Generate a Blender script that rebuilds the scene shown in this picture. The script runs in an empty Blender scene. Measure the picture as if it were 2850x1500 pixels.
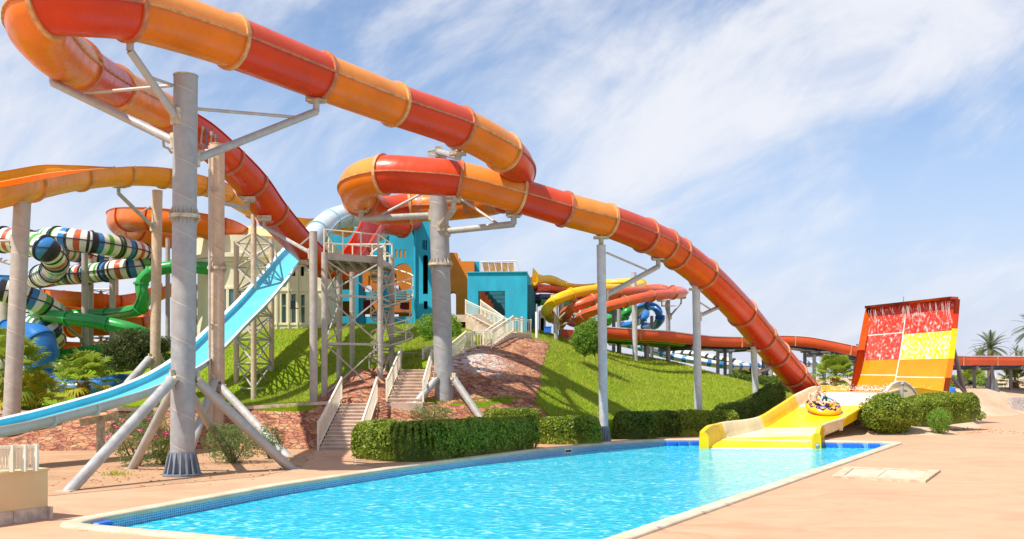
import bpy, bmesh, math, random
import numpy as np
from mathutils import Vector, Matrix, noise as mnoise
from mathutils.geometry import tessellate_polygon
random.seed(11)
rng = np.random.default_rng(5)
S = bpy.context.scene
COL = S.collection
# ---------------- camera ----------------
H = 2.6; FPX = 2850.0; CX = 1425.0; HY = 1048.0
cam = bpy.data.cameras.new('camera'); co = bpy.data.objects.new('camera', cam); COL.objects.link(co)
co.location = (0, 0, H); co.rotation_euler = (math.radians(90), 0, 0)
cam.sensor_width = 36; cam.lens = 36; cam.shift_y = (HY - 750) / 2850.0
cam.clip_start = 0.1; cam.clip_end = 20000
S.camera = co
# ---------------- light ----------------
SUN_EL = math.radians(56); SHD = math.radians(38)     # elevation; shadows fall to the right, a little away
tr = Vector((math.cos(SHD)*math.cos(SUN_EL), math.sin(SHD)*math.cos(SUN_EL), -math.sin(SUN_EL)))
sl = bpy.data.lights.new('sun', 'SUN'); so = bpy.data.objects.new('sun', sl); COL.objects.link(so)
sl.energy = 4.9; sl.angle = math.radians(0.5); sl.color = (1.0, 0.955, 0.87)
so.rotation_euler = tr.to_track_quat('-Z', 'Y').to_euler()
so.location = (-40, -10, 60)
S.view_settings.view_transform = 'Standard'; S.view_settings.look = 'None'
S.view_settings.exposure = 0.34; S.view_settings.gamma = 1.0
# ---------------- world ----------------
W = bpy.data.worlds.new('World'); S.world = W; W.use_nodes = True
def build_world():
    nt = W.node_tree; N = nt.nodes; L = nt.links
    for n in list(N): N.remove(n)
    out = N.new('ShaderNodeOutputWorld'); bg = N.new('ShaderNodeBackground'); bg.inputs['Strength'].default_value = 0.13
    L.new(bg.outputs[0], out.inputs[0])
    sky = N.new('ShaderNodeTexSky'); sky.sky_type = 'NISHITA'; sky.sun_disc = False
    sky.sun_elevation = SUN_EL; sky.sun_rotation = math.atan2(-tr.x, -tr.y)
    sky.air_density = 1.0; sky.dust_density = 0.6; sky.ozone_density = 3.0; sky.altitude = 100
    def M(op, a, b=None, c=None):
        n = N.new('ShaderNodeMath'); n.operation = op
        for i, v in enumerate((a, b, c)):
            if v is None: continue
            if isinstance(v, (int, float)): n.inputs[i].default_value = v
            else: L.new(v, n.inputs[i])
        return n.outputs[0]
    tc = N.new('ShaderNodeTexCoord'); sx = N.new('ShaderNodeSeparateXYZ'); L.new(tc.outputs['Generated'], sx.inputs[0])
    X_, Z_ = sx.outputs[0], sx.outputs[2]
    # cirrus: streaks that rise to the right across the northern sky
    cb = N.new('ShaderNodeCombineXYZ'); L.new(X_, cb.inputs[0]); L.new(Z_, cb.inputs[1]); L.new(sx.outputs[1], cb.inputs[2])
    def nz(rot, scl, scale, detail, rough, dist, loc=(0, 0, 0)):
        mp = N.new('ShaderNodeMapping'); mp.vector_type = 'TEXTURE'; L.new(cb.outputs[0], mp.inputs[0]); mp.inputs['Location'].default_value = loc; mp.inputs['Rotation'].default_value = (0, 0, math.radians(rot)); mp.inputs['Scale'].default_value = scl
        n_ = N.new('ShaderNodeTexNoise'); L.new(mp.outputs[0], n_.inputs['Vector']); n_.inputs['Scale'].default_value = scale; n_.inputs['Detail'].default_value = detail; n_.inputs['Roughness'].default_value = rough; n_.inputs['Distortion'].default_value = dist
        return n_.outputs[0]
    n1 = nz(24, (2.4, 1, 1), 7.5, 8, .58, .8, (.3, .1, .2)); n2 = nz(40, (3.2, 1, 1), 22, 9, .62, .5); n3 = nz(15, (1.5, 1, 1), 3.2, 5, .5, .3, (.7, .2, 0))
    def MR(v, a, b, c, d):
        m_ = N.new('ShaderNodeMapRange'); m_.interpolation_type = 'SMOOTHSTEP'; L.new(v, m_.inputs[0])
        for k_, q in ((1, a), (2, b), (3, c), (4, d)): m_.inputs[k_].default_value = q
        return m_.outputs[0]
    off = M('SUBTRACT', M('SUBTRACT', Z_, 0.150), M('MULTIPLY', X_, 0.34))          # main cloud bank, seen as a rising band
    band = M('MULTIPLY', M('MULTIPLY', MR(off, -.055, .005, 0, 1), MR(off, .07, .19, 1, .35)), MR(X_, -.12, .05, 0, 1))
    lefty = M('MULTIPLY', MR(X_, -.5, -.18, 1, 0), MR(Z_, .36, .20, 0, 1))
    w = M('MAXIMUM', band, M('MULTIPLY', lefty, 1.15))
    s = M('ADD', M('ADD', M('MULTIPLY', n1, 0.62), M('MULTIPLY', n2, 0.26)), M('MULTIPLY', n3, .24))
    cl = MR(M('ADD', s, M('MULTIPLY', w, .115)), .49, .78, 0, .95)
    veil = MR(Z_, -.02, .30, .93, .10)
    tint = N.new('ShaderNodeMix'); tint.data_type = 'RGBA'; tint.blend_type = 'MULTIPLY'; tint.inputs['Factor'].default_value = 1.0
    L.new(sky.outputs[0], tint.inputs['A']); tint.inputs['B'].default_value = SKY_TINT
    hz = N.new('ShaderNodeMix'); hz.data_type = 'RGBA'; L.new(veil, hz.inputs['Factor']); L.new(tint.outputs['Result'], hz.inputs['A']); hz.inputs['B'].default_value = HAZE_COL
    mx = N.new('ShaderNodeMix'); mx.data_type = 'RGBA'; L.new(cl, mx.inputs['Factor']); L.new(hz.outputs['Result'], mx.inputs['A'])
    mx.inputs['B'].default_value = CLOUD_COL
    L.new(mx.outputs['Result'], bg.inputs['Color'])
SKY_TINT = (0.96, 1.0, 1.04, 1); CLOUD_COL = (5.4, 5.5, 5.9, 1); HAZE_COL = (3.9, 4.2, 5.3, 1)
build_world()

# ---------------- point helpers ----------------
def P(x, y, Y): return Vector(((x-CX)/FPX*Y, Y, H-(y-HY)/FPX*Y))
def G(x, y, z=0.0):
    Y = FPX*(H-z)/(y-HY); return Vector(((x-CX)/FPX*Y, Y, z))
def V(*a): return Vector(a)

# ---------------- object helpers ----------------
def tag(o, label=None, cat=None, group=None, kind=None):
    if label: o['label'] = label
    if cat: o['category'] = cat
    if group: o['group'] = group
    if kind: o['kind'] = kind
    return o
def thing(name, loc, label, cat, group=None):
    o = bpy.data.objects.new(name, None); COL.objects.link(o); o.location = loc; o.empty_display_size = 0.2
    return tag(o, label, cat, group)
def origin(o):
    v = Vector((0, 0, 0))
    while o is not None: v += o.location; o = o.parent
    return v
class MB:
    def __init__(s): s.v = []; s.f = []; s.m = []; s.uv = None
    def quad(s, a, b, c, d, m=0):
        i = len(s.v); s.v += [tuple(a), tuple(b), tuple(c), tuple(d)]; s.f.append((i, i+1, i+2, i+3)); s.m.append(m)
    def poly(s, pts, m=0):
        i = len(s.v); s.v += [tuple(p) for p in pts]; s.f.append(tuple(range(i, i+len(pts)))); s.m.append(m)
    def grid(s, rows, m=0, closed=False, mf=None):
        i = len(s.v); n = len(rows[0])
        for r in rows: s.v += [tuple(p) for p in r]
        for a in range(len(rows)-1):
            for b in range(n if closed else n-1):
                c = (b+1) % n
                s.f.append((i+a*n+b, i+a*n+c, i+(a+1)*n+c, i+(a+1)*n+b)); s.m.append(mf(a, b) if mf else m)
    def obox(s, c, ax, ay, az, m=0):
        c = Vector(c); i = len(s.v)
        for sz in (-1, 1):
            for sx, sy in ((-1, -1), (1, -1), (1, 1), (-1, 1)):
                s.v.append(tuple(c + ax*(sx*.5) + ay*(sy*.5) + az*(sz*.5)))
        for q in ((3, 2, 1, 0), (4, 5, 6, 7), (0, 1, 5, 4), (1, 2, 6, 5), (2, 3, 7, 6), (3, 0, 4, 7)):
            s.f.append(tuple(i+k for k in q)); s.m.append(m)
    def box(s, c, sx, sy, sz, rz=0.0, m=0):
        s.obox(c, V(math.cos(rz)*sx, math.sin(rz)*sx, 0), V(-math.sin(rz)*sy, math.cos(rz)*sy, 0), V(0, 0, sz), m)
    def bar(s, a, b, w, h=None, m=0, up=V(0, 0, 1)):
        a = Vector(a); b = Vector(b); t = b-a
        if t.length < 1e-6: return
        r = t.cross(up)
        if r.length < 1e-4: r = t.cross(V(1, 0, 0))
        r.normalize(); u = r.cross(t).normalized()
        s.obox((a+b)/2, t, r*w, u*(h or w), m)
    def ring(s, c, t, r, seg, up=V(0, 0, 1)):
        t = Vector(t).normalized(); a = t.cross(up)
        if a.length < 1e-3: a = t.cross(V(1, 0, 0))
        a.normalize(); b = a.cross(t)
        return [Vector(c)+a*(r*math.cos(2*math.pi*k/seg))+b*(r*math.sin(2*math.pi*k/seg)) for k in range(seg)]
    def cyl(s, a, b, r0, r1=None, seg=10, m=0, caps=True):
        a = Vector(a); b = Vector(b); r1 = r0 if r1 is None else r1
        R0 = s.ring(a, b-a, r0, seg); R1 = s.ring(b, b-a, r1, seg)
        s.grid([R0, R1], m, True)
        if caps:
            s.poly(R0[::-1], m); s.poly(R1, m)
    def tube(s, pts, r, seg=8, m=0, caps=True):
        pts = [Vector(p) for p in pts]; rows = []
        rr = r if isinstance(r, (list, tuple)) else [r]*len(pts)
        for k, p in enumerate(pts):
            t = pts[min(k+1, len(pts)-1)] - pts[max(k-1, 0)]
            rows.append(s.ring(p, t, rr[k], seg))
        s.grid(rows, m, True)
        if caps: s.poly(rows[0][::-1], m); s.poly(rows[-1], m)
    def lathe(s, c, prof, seg=16, m=0):
        c = Vector(c); rows = []
        for r, z in prof: rows.append([c+V(r*math.cos(2*math.pi*k/seg), r*math.sin(2*math.pi*k/seg), z) for k in range(seg)])
        s.grid(rows, m, True)
    def ell(s, c, rx, ry, rz, seg=12, m=0, rot=None):
        c = Vector(c); rows = []
        for i in range(seg//2+1):
            th = math.pi*i/(seg//2)
            row = []
            for k in range(seg):
                ph = 2*math.pi*k/seg
                p = V(rx*math.sin(th)*math.cos(ph), ry*math.sin(th)*math.sin(ph), -rz*math.cos(th))
                if rot is not None: p = rot @ p
                row.append(c+p)
            rows.append(row)
        s.grid(rows, m, True)
    def build(s, name, mats, parent=None, smooth=True, angle=40, label=None, cat=None, group=None, kind=None, loc=None):
        me = bpy.data.meshes.new(name)
        off = origin(parent) if parent is not None else (Vector(loc) if loc is not None else V(0, 0, 0))
        me.from_pydata([(x-off.x, y-off.y, z-off.z) for x, y, z in s.v], [], s.f)
        if not isinstance(mats, (list, tuple)): mats = [mats]
        for m_ in mats: me.materials.append(m_)
        me.polygons.foreach_set('material_index', s.m)
        if s.uv is not None:
            ul = me.uv_layers.new(name='UVMap'); k = 0
            ul.data.foreach_set('uv', [c for f in s.uv for p in f for c in p])
        bm = bmesh.new(); bm.from_mesh(me)
        bmesh.ops.remove_doubles(bm, verts=bm.verts, dist=2e-4) if len(s.v) < 60000 and s.uv is None else None
        if s.uv is None: bmesh.ops.recalc_face_normals(bm, faces=bm.faces)
        if smooth:
            for f in bm.faces: f.smooth = True
            ca = math.radians(angle)
            for e in bm.edges:
                if len(e.link_faces) == 2 and e.calc_face_angle(0) > ca: e.smooth = False
        bm.to_mesh(me); bm.free()
        o = bpy.data.objects.new(name, me); COL.objects.link(o)
        if parent is not None: o.parent = parent
        elif loc is not None: o.location = loc
        return tag(o, label, cat, group, kind)

def spline(pts, step=0.3):
    """pts: list of (Vector, r). Centripetal-ish Catmull-Rom. returns positions, radii, index of every control point"""
    n = len(pts); pos = []; rad = []; idx = []
    for i in range(n-1):
        p1, r1 = pts[i]; p2, r2 = pts[i+1]
        p0 = pts[i-1][0] if i > 0 else p1*2-p2
        p3 = pts[i+2][0] if i+2 < n else p2*2-p1
        d = (p2-p1).length; k = max(2, int(d/step))
        t0 = 0.0; t1 = t0+max((p1-p0).length, 1e-4)**.5; t2 = t1+max(d, 1e-4)**.5; t3 = t2+max((p3-p2).length, 1e-4)**.5
        idx.append(len(pos))
        for j in range(k):
            t = t1+(t2-t1)*j/k
            A1 = p0*((t1-t)/(t1-t0))+p1*((t-t0)/(t1-t0)); A2 = p1*((t2-t)/(t2-t1))+p2*((t-t1)/(t2-t1)); A3 = p2*((t3-t)/(t3-t2))+p3*((t-t2)/(t3-t2))
            B1 = A1*((t2-t)/(t2-t0))+A2*((t-t0)/(t2-t0)); B2 = A2*((t3-t)/(t3-t1))+A3*((t-t1)/(t3-t1))
            pos.append(B1*((t2-t)/(t2-t1))+B2*((t-t1)/(t2-t1)))
            u = j/k; u = u*u*(3-2*u); rad.append(r1+(r2-r1)*u)
    idx.append(len(pos)); pos.append(pts[-1][0].copy()); rad.append(pts[-1][1])
    return pos, rad, idx
def frames(pos):
    fr = []
    for k in range(len(pos)):
        t = (pos[min(k+1, len(pos)-1)]-pos[max(k-1, 0)]).normalized()
        r = t.cross(V(0, 0, 1)); k_ = min(1.0, r.length/.45)
        if r.length > 1e-4: r.normalize()
        if fr and k_ < 1:
            q = fr[-1][1]-t*fr[-1][1].dot(t); q.normalize(); r = (r*k_*k_+q*(1-k_*k_)) if r.dot(q) > 0 else q
        r = (r-t*r.dot(t)).normalized(); u = r.cross(t).normalized()
        fr.append((t, r, u))
    return fr

# ---------------- materials ----------------
def new_mat(name):
    m = bpy.data.materials.new(name); m.use_nodes = True
    nt = m.node_tree; bs = nt.nodes['Principled BSDF']
    return m, nt, bs
class NT:
    def __init__(s, nt): s.nt = nt; s.N = nt.nodes; s.L = nt.links
    def n(s, t, **k):
        x = s.N.new(t)
        for a, b in k.items(): setattr(x, a, b)
        return x
    def set(s, node, name, v):
        if hasattr(v, 'is_output') or isinstance(v, bpy.types.NodeSocket): s.L.new(v, node.inputs[name])
        else: node.inputs[name].default_value = v
    def math(s, op, a, b=None, c=None):
        x = s.n('ShaderNodeMath', operation=op)
        for i, v in enumerate((a, b, c)):
            if v is not None: s.set(x, i, v)
        return x.outputs[0]
    def coord(s, kind='Object', scale=(1, 1, 1), rot=(0, 0, 0)):
        tc = s.n('ShaderNodeTexCoord'); mp = s.n('ShaderNodeMapping'); s.L.new(tc.outputs[kind], mp.inputs[0])
        mp.inputs['Scale'].default_value = scale; mp.inputs['Rotation'].default_value = rot
        return mp.outputs[0]
    def noise(s, vec, scale, detail=4, rough=.55, dist=0):
        x = s.n('ShaderNodeTexNoise'); s.L.new(vec, x.inputs['Vector']); x.inputs['Scale'].default_value = scale
        x.inputs['Detail'].default_value = detail; x.inputs['Roughness'].default_value = rough; x.inputs['Distortion'].default_value = dist
        return x.outputs[0]
    def ramp(s, f, stops, interp='LINEAR'):
        x = s.n('ShaderNodeValToRGB'); s.L.new(f, x.inputs[0]); cr = x.color_ramp; cr.interpolation = interp
        while len(cr.elements) < len(stops): cr.elements.new(0.5)
        for e, (p, c) in zip(cr.elements, stops): e.position = p; e.color = (*c, 1) if len(c) == 3 else c
        return x.outputs[0]
    def range(s, f, a, b, c=0.0, d=1.0, smooth=True):
        x = s.n('ShaderNodeMapRange'); x.interpolation_type = 'SMOOTHSTEP' if smooth else 'LINEAR'
        s.set(x, 0, f)
        for i, v in ((1, a), (2, b), (3, c), (4, d)): x.inputs[i].default_value = v
        return x.outputs[0]
    def mix(s, f, a, b, blend='MIX'):
        x = s.n('ShaderNodeMix', data_type='RGBA', blend_type=blend)
        s.set(x, 'Factor', f)
        s.set(x, 'A', (*a, 1) if isinstance(a, tuple) and len(a) == 3 else a); s.set(x, 'B', (*b, 1) if isinstance(b, tuple) and len(b) == 3 else b)
        return x.outputs['Result']
    def bump(s, h, strength, dist, bs):
        x = s.n('ShaderNodeBump'); x.inputs['Strength'].default_value = strength; x.inputs['Distance'].default_value = dist
        s.L.new(h, x.inputs['Height']); s.L.new(x.outputs[0], bs.inputs['Normal']); return x
def sc(c, k): return tuple(min(1, x*k) for x in c)
def plain(name, col, rough=.6, var=.12, scale=2.0, spec=.5, metal=0.0, bump=0.0, bscale=20.0, coat=0.0, streak=False):
    m, nt, bs = new_mat(name); t = NT(nt)
    v = t.coord('Object', (1, 1, .35 if streak else 1))
    n1 = t.noise(v, scale, 6, .6)
    t.L.new(t.mix(t.range(n1, .3, .7), sc(col, 1-var), sc(col, 1+var)), bs.inputs['Base Color'])
    t.L.new(t.range(t.noise(v, scale*4, 4), .3, .7, rough*.85, min(1, rough*1.15)), bs.inputs['Roughness'])
    bs.inputs['Specular IOR Level'].default_value = spec; bs.inputs['Metallic'].default_value = metal
    bs.inputs['Coat Weight'].default_value = coat; bs.inputs['Coat Roughness'].default_value = .15
    if bump: t.bump(t.noise(t.coord(), bscale, 6, .6), bump, .02, bs)
    return m
def gelcoat(name, col, dirt=None, rough=.28, d=.36):
    """sun-worn glass fibre: slight colour drift, chalky patches, thin dirt streaks"""
    dirt = dirt or (col[0]*.62+.02, col[1]*.62+.02, col[2]*.62+.012)
    m, nt, bs = new_mat(name); t = NT(nt); v = t.coord()
    n1 = t.noise(v, .55, 5, .6); n2 = t.noise(t.coord('Object', (2.5, 2.5, .5)), 1.4, 8, .68)
    c = t.mix(t.range(n1, .32, .7), sc(col, .88), sc(col, 1.1))
    c = t.mix(t.math('MULTIPLY', t.range(n2, .55, .78), d), c, dirt)
    c = t.mix(t.math('MULTIPLY', t.range(t.noise(v, 6, 6, .7), .58, .8), .06), c, (.9, .75, .6))
    t.L.new(c, bs.inputs['Base Color'])
    t.L.new(t.range(n2, .3, .75, rough*.75, rough*1.7), bs.inputs['Roughness'])
    bs.inputs['Specular IOR Level'].default_value = .32; bs.inputs['Coat Weight'].default_value = .12; bs.inputs['Coat Roughness'].default_value = .22
    t.bump(t.noise(v, 1.3, 3), .06, .3, bs)
    return m
def steel(name, col, rust=(.42, .27, .15), ramt=.35, pitch=.95, rough=.5, seam=True):
    """spiral-welded galvanised tube: helix seam, mottled zinc, rust runs"""
    m, nt, bs = new_mat(name); t = NT(nt); v = t.coord()
    n1 = t.noise(v, 3.2, 7, .65); n2 = t.noise(t.coord('Object', (3, 3, .28)), 1.5, 8, .7); n3 = t.noise(v, .45, 3)
    c = t.mix(t.range(n1, .3, .7), sc(col, .8), sc(col, 1.14))
    c = t.mix(t.range(n3, .35, .65, 0, .5), c, sc((col[0]*1.12, col[1]*1.02, col[2]*.88), 1))
    c = t.mix(t.math('MULTIPLY', t.range(n2, .52, .74), ramt), c, rust)
    h = n1
    if seam:
        sx = t.n('ShaderNodeSeparateXYZ'); t.L.new(v, sx.inputs[0])
        a = t.math('DIVIDE', t.math('ARCTAN2', sx.outputs[1], sx.outputs[0]), 2*math.pi)
        f = t.math('FRACT', t.math('ADD', t.math('DIVIDE', sx.outputs[2], pitch), a))
        d = t.math('ABSOLUTE', t.math('SUBTRACT', f, .5))
        line = t.range(d, 0.0, .035, 1, 0)
        low = t.range(f, .5, .72, 1, 0)           # rust washes down below each weld
        c = t.mix(t.math('MULTIPLY', t.math('MULTIPLY', low, t.math('GREATER_THAN', f, .5)), t.math('MULTIPLY', t.range(n2, .35, .65), ramt*.9)), c, rust)
        c = t.mix(t.math('MULTIPLY', line, .65), c, sc((col[0]*1.45, col[1]*1.36, col[2]*1.2), 1))
        h = t.math('ADD', t.math('MULTIPLY', n1, .15), line)
    t.L.new(c, bs.inputs['Base Color']); bs.inputs['Metallic'].default_value = .15
    t.L.new(t.range(n1, .3, .7, rough*.8, rough*1.25), bs.inputs['Roughness'])
    t.bump(h, .35, .02, bs)
    return m
def stone(name, white=None):
    """irregular flat stones set in mortar"""
    m, nt, bs = new_mat(name); t = NT(nt)
    v0 = t.coord('Object', (1.55, 1.9, 3.3))
    w = t.n('ShaderNodeTexNoise'); t.L.new(v0, w.inputs['Vector']); w.inputs['Scale'].default_value = 1.3; w.inputs['Detail'].default_value = 3
    va = t.n('ShaderNodeVectorMath', operation='MULTIPLY_ADD'); t.L.new(w.outputs['Color'], va.inputs[0]); va.inputs[1].default_value = (.5, .5, .5); t.L.new(v0, va.inputs[2])
    vo = t.n('ShaderNodeTexVoronoi'); t.L.new(va.outputs[0], vo.inputs['Vector']); vo.inputs['Scale'].default_value = 2.1
    ve = t.n('ShaderNodeTexVoronoi', feature='DISTANCE_TO_EDGE'); t.L.new(va.outputs[0], ve.inputs['Vector']); ve.inputs['Scale'].default_value = 2.2
    sp = t.n('ShaderNodeSeparateColor'); t.L.new(vo.outputs['Color'], sp.inputs[0])
    c = t.ramp(sp.outputs[0], [(0, (.22, .055, .035)), (.2, (.34, .105, .06)), (.42, (.46, .18, .085)), (.6, (.54, .26, .12)), (.8, (.40, .13, .08)), (1, (.56, .34, .19))])
    n2 = t.noise(v0, 5, 7, .65)
    c = t.mix(t.range(n2, .38, .72, 0, .32), c, (.54, .36, .24))
    if white:
        tc = t.n('ShaderNodeTexCoord'); dv = t.n('ShaderNodeVectorMath', operation='DISTANCE'); t.L.new(tc.outputs['Object'], dv.inputs[0]); dv.inputs[1].default_value = white[0]
        d = t.math('ADD', dv.outputs['Value'], t.math('MULTIPLY', t.noise(v0, .55, 6, .65), 3.8))
        k = t.math('MULTIPLY', t.range(d, white[1], white[1]+1.6, 1, 0), t.range(sp.outputs[1], .1, .6, .1, .8))
        c = t.mix(k, c, (.66, .62, .58))
    gap = t.range(ve.outputs['Distance'], .008, .055, 1, 0)
    c = t.mix(t.math('MULTIPLY', gap, .75), c, (.27, .17, .11))
    t.L.new(c, bs.inputs['Base Color']); bs.inputs['Roughness'].default_value = .85; bs.inputs['Specular IOR Level'].default_value = .25
    hh = t.math('ADD', t.math('SUBTRACT', t.math('MULTIPLY', sp.outputs[2], .35), gap), t.math('MULTIPLY', n2, .4))
    t.bump(hh, 1.0, .10, bs)
    return m
def leafmat(name, cols, rough=.5, trans=.42):
    m, nt, bs = new_mat(name); t = NT(nt)
    g = t.n('ShaderNodeNewGeometry'); big = t.noise(t.coord(), .9, 3)
    k = len(cols); c = t.ramp(g.outputs['Random Per Island'], [(i/(k-1), cc) for i, cc in enumerate(cols)])
    c = t.mix(t.range(big, .35, .65, .0, .45), c, cols[-1])
    t.L.new(c, bs.inputs['Base Color']); bs.inputs['Roughness'].default_value = rough; bs.inputs['Specular IOR Level'].default_value = .3
    tl = t.n('ShaderNodeBsdfTranslucent'); t.L.new(t.mix(.5, c, sc(cols[-1], 1.6)), tl.inputs[0])
    ms = t.n('ShaderNodeMixShader'); ms.inputs[0].default_value = trans
    t.L.new(bs.outputs[0], ms.inputs[1]); t.L.new(tl.outputs[0], ms.inputs[2]); t.L.new(ms.outputs[0], nt.nodes['Material Output'].inputs['Surface'])
    return m
M = {}
M['orange'] = gelcoat('orange gelcoat', (.74, .165, .001)); M['red'] = gelcoat('red orange gelcoat', (.58, .036, .002))
M['redtrough'] = gelcoat('red gelcoat', (.60, .045, .006)); M['dkorange'] = gelcoat('deep orange gelcoat', (.64, .075, .002))
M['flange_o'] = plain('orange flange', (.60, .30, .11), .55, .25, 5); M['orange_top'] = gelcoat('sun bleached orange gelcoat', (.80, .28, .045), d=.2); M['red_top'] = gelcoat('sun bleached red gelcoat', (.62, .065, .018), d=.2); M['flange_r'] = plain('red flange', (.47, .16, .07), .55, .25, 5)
M['amber'] = gelcoat('amber gelcoat', (.86, .31, .003)); M['tango'] = gelcoat('tangerine gelcoat', (.74, .15, .006))
M['yellow'] = gelcoat('yellow gelcoat', (.87, .58, .005), dirt=(.6, .35, .05), d=.12); M['cream'] = gelcoat('cream gelcoat', (.84, .68, .40), dirt=(.6, .45, .2), d=.12)
M['yelltube'] = gelcoat('tube yellow gelcoat', (.80, .50, .01)); M['redtube'] = gelcoat('tube red gelcoat', (.70, .10, .025))
M['green'] = gelcoat('green gelcoat', (.03, .30, .06)); M['blue'] = gelcoat('blue gelcoat', (.02, .15, .42)); M['navy'] = gelcoat('navy gelcoat', (.02, .05, .16))
M['white'] = gelcoat('white gelcoat', (.76, .72, .62), dirt=(.45, .36, .25)); M['black'] = gelcoat('black gelcoat', (.03, .03, .035)); M['stripe_g'] = gelcoat('stripe green', (.10, .36, .04)); M['stripe_r'] = gelcoat('stripe red', (.55, .11, .04)); M['stripe_b'] = gelcoat('stripe blue', (.04, .20, .46))
M['aqua'] = gelcoat('aqua gelcoat', (.12, .60, .74), dirt=(.3, .5, .55), d=.15, rough=.2); M['paleblue'] = gelcoat('pale blue gelcoat', (.40, .66, .74), dirt=(.36, .5, .52)); M['paletube'] = gelcoat('chalky pale blue gelcoat', (.58, .68, .70), dirt=(.4, .42, .4)); M['lip'] = gelcoat('white lip', (.78, .80, .78))
M['galv'] = steel('galvanised spiral tube', (.34, .345, .355), ramt=.3); M['tan'] = steel('sand stained tube', (.58, .45, .33), (.45, .28, .16), .5); M['galv2'] = steel('weathered spiral tube', (.42, .39, .35), (.45, .34, .22), .5)
M['pale'] = steel('pale spiral tube', (.50, .51, .53), (.55, .42, .2), .28, .8); M['strut'] = steel('steel strut', (.40, .40, .39), (.45, .33, .2), .4, seam=False); M['rod'] = steel('thin steel', (.46, .43, .39), (.40, .26, .15), .5, seam=False)
M['bracket'] = plain('rusty bracket', (.50, .42, .30), .6, .35, 6); M['darksteel'] = steel('dark steel', (.17, .18, .21), (.25, .18, .12), .2, seam=False); M['plate'] = plain('blue grey base plate', (.20, .23, .27), .5, .15, 4)
M['teal'] = plain('turquoise render', (.03, .37, .52), .75, .17, .9, .25, bump=.15, bscale=30, streak=True); M['tealdark'] = plain('turquoise joinery', (.02, .17, .22), .5, .1)
M['orwall'] = plain('orange render', (.66, .20, .025), .8, .10, .8, .25, bump=.15, bscale=30); M['redwall'] = plain('dark red render', (.36, .02, .015), .8, .1); M['cwall'] = plain('cream render', (.72, .66, .47), .8, .09, .6, .25, bump=.12, bscale=30, streak=True)
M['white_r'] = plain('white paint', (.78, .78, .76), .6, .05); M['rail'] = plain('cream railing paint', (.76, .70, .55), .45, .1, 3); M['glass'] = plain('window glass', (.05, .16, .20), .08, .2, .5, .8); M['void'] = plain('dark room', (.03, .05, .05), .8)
M['beige'] = plain('sand coloured render', (.74, .51, .27), .85, .06, 1.2, .2, bump=.2, bscale=45); M['marble'] = plain('pink marble skirting', (.55, .43, .34), .45, .3, 5); M['concrete'] = plain('pinkish concrete', (.60, .46, .36), .85, .16, 2.5, .2, bump=.3, bscale=25)
M['canvas'] = plain('tan canvas', (.70, .45, .22), .9, .12, 1.0, .1); M['wood'] = plain('tan matting', (.55, .33, .14), .9, .25, 3, .1); M['hatch'] = plain('tan hatch stone', (.56, .44, .30), .8, .22, 4.0, .2, bump=.4, bscale=22); M['coping'] = plain('cream coping stone', (.74, .64, .46), .7, .12, 2.0, .25, bump=.3, bscale=18)
M['pad'] = gelcoat('blue plastic', (.02, .16, .62), d=.08); M['grey'] = plain('grey fitting', (.32, .34, .36), .45, .1); M['dark'] = plain('black fitting', (.02, .02, .025), .4, .1)
M['bark'] = plain('bark', (.20, .13, .08), .95, .35, 6, .1, bump=.8, bscale=14); M['palmbark'] = plain('palm fibre', (.27, .15, .07), .95, .4, 9, .1, bump=.9, bscale=18)
M['stone'] = stone('red riprap stone'); M['stone_lime'] = stone('riprap with lime bloom', (P(1290, 1024, 44.9), 2.9)); M['greystone'] = plain('grey stone wall', (.50, .46, .44), .9, .3, 9, .2, bump=.7, bscale=12)
M['hedge'] = leafmat('hedge leaf', [(.03, .06, .006), (.09, .15, .012), (.17, .25, .02), (.34, .40, .04)], .45, .22); M['hedged'] = leafmat('dark hedge leaf', [(.025, .05, .006), (.06, .11, .012), (.19, .26, .03)], .45, .22)
M['bushl'] = leafmat('bright shrub leaf', [(.10, .20, .02), (.16, .30, .03), (.25, .40, .05)]); M['treel'] = leafmat('tree leaf', [(.03, .05, .015), (.05, .08, .02), (.10, .12, .03)])
M['oleander'] = leafmat('oleander leaf', [(.08, .14, .04), (.14, .22, .06), (.22, .30, .09)]); M['petal'] = plain('pink petal', (.75, .10, .28), .6, .2, 8); M['fan'] = leafmat('fan palm frond', [(.13, .22, .02), (.20, .30, .03), (.32, .38, .05)], .4, .45); M['fany'] = leafmat('yellowing frond', [(.26, .32, .03), (.48, .46, .04), (.62, .48, .05)], .4, .45)
M['date'] = leafmat('date palm frond', [(.06, .10, .05), (.10, .14, .06), (.15, .18, .08)], .45, .2)
# =====================================================================  SETTING
inner = [G(215, 1462), G(268, 1448), G(774, 1355), G(1106, 1305), G(1494, 1255), G(1690, 1235), G(1830, 1226.5), G(1958, 1225), G(2490, 1233), G(1700, 1500)]
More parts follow.
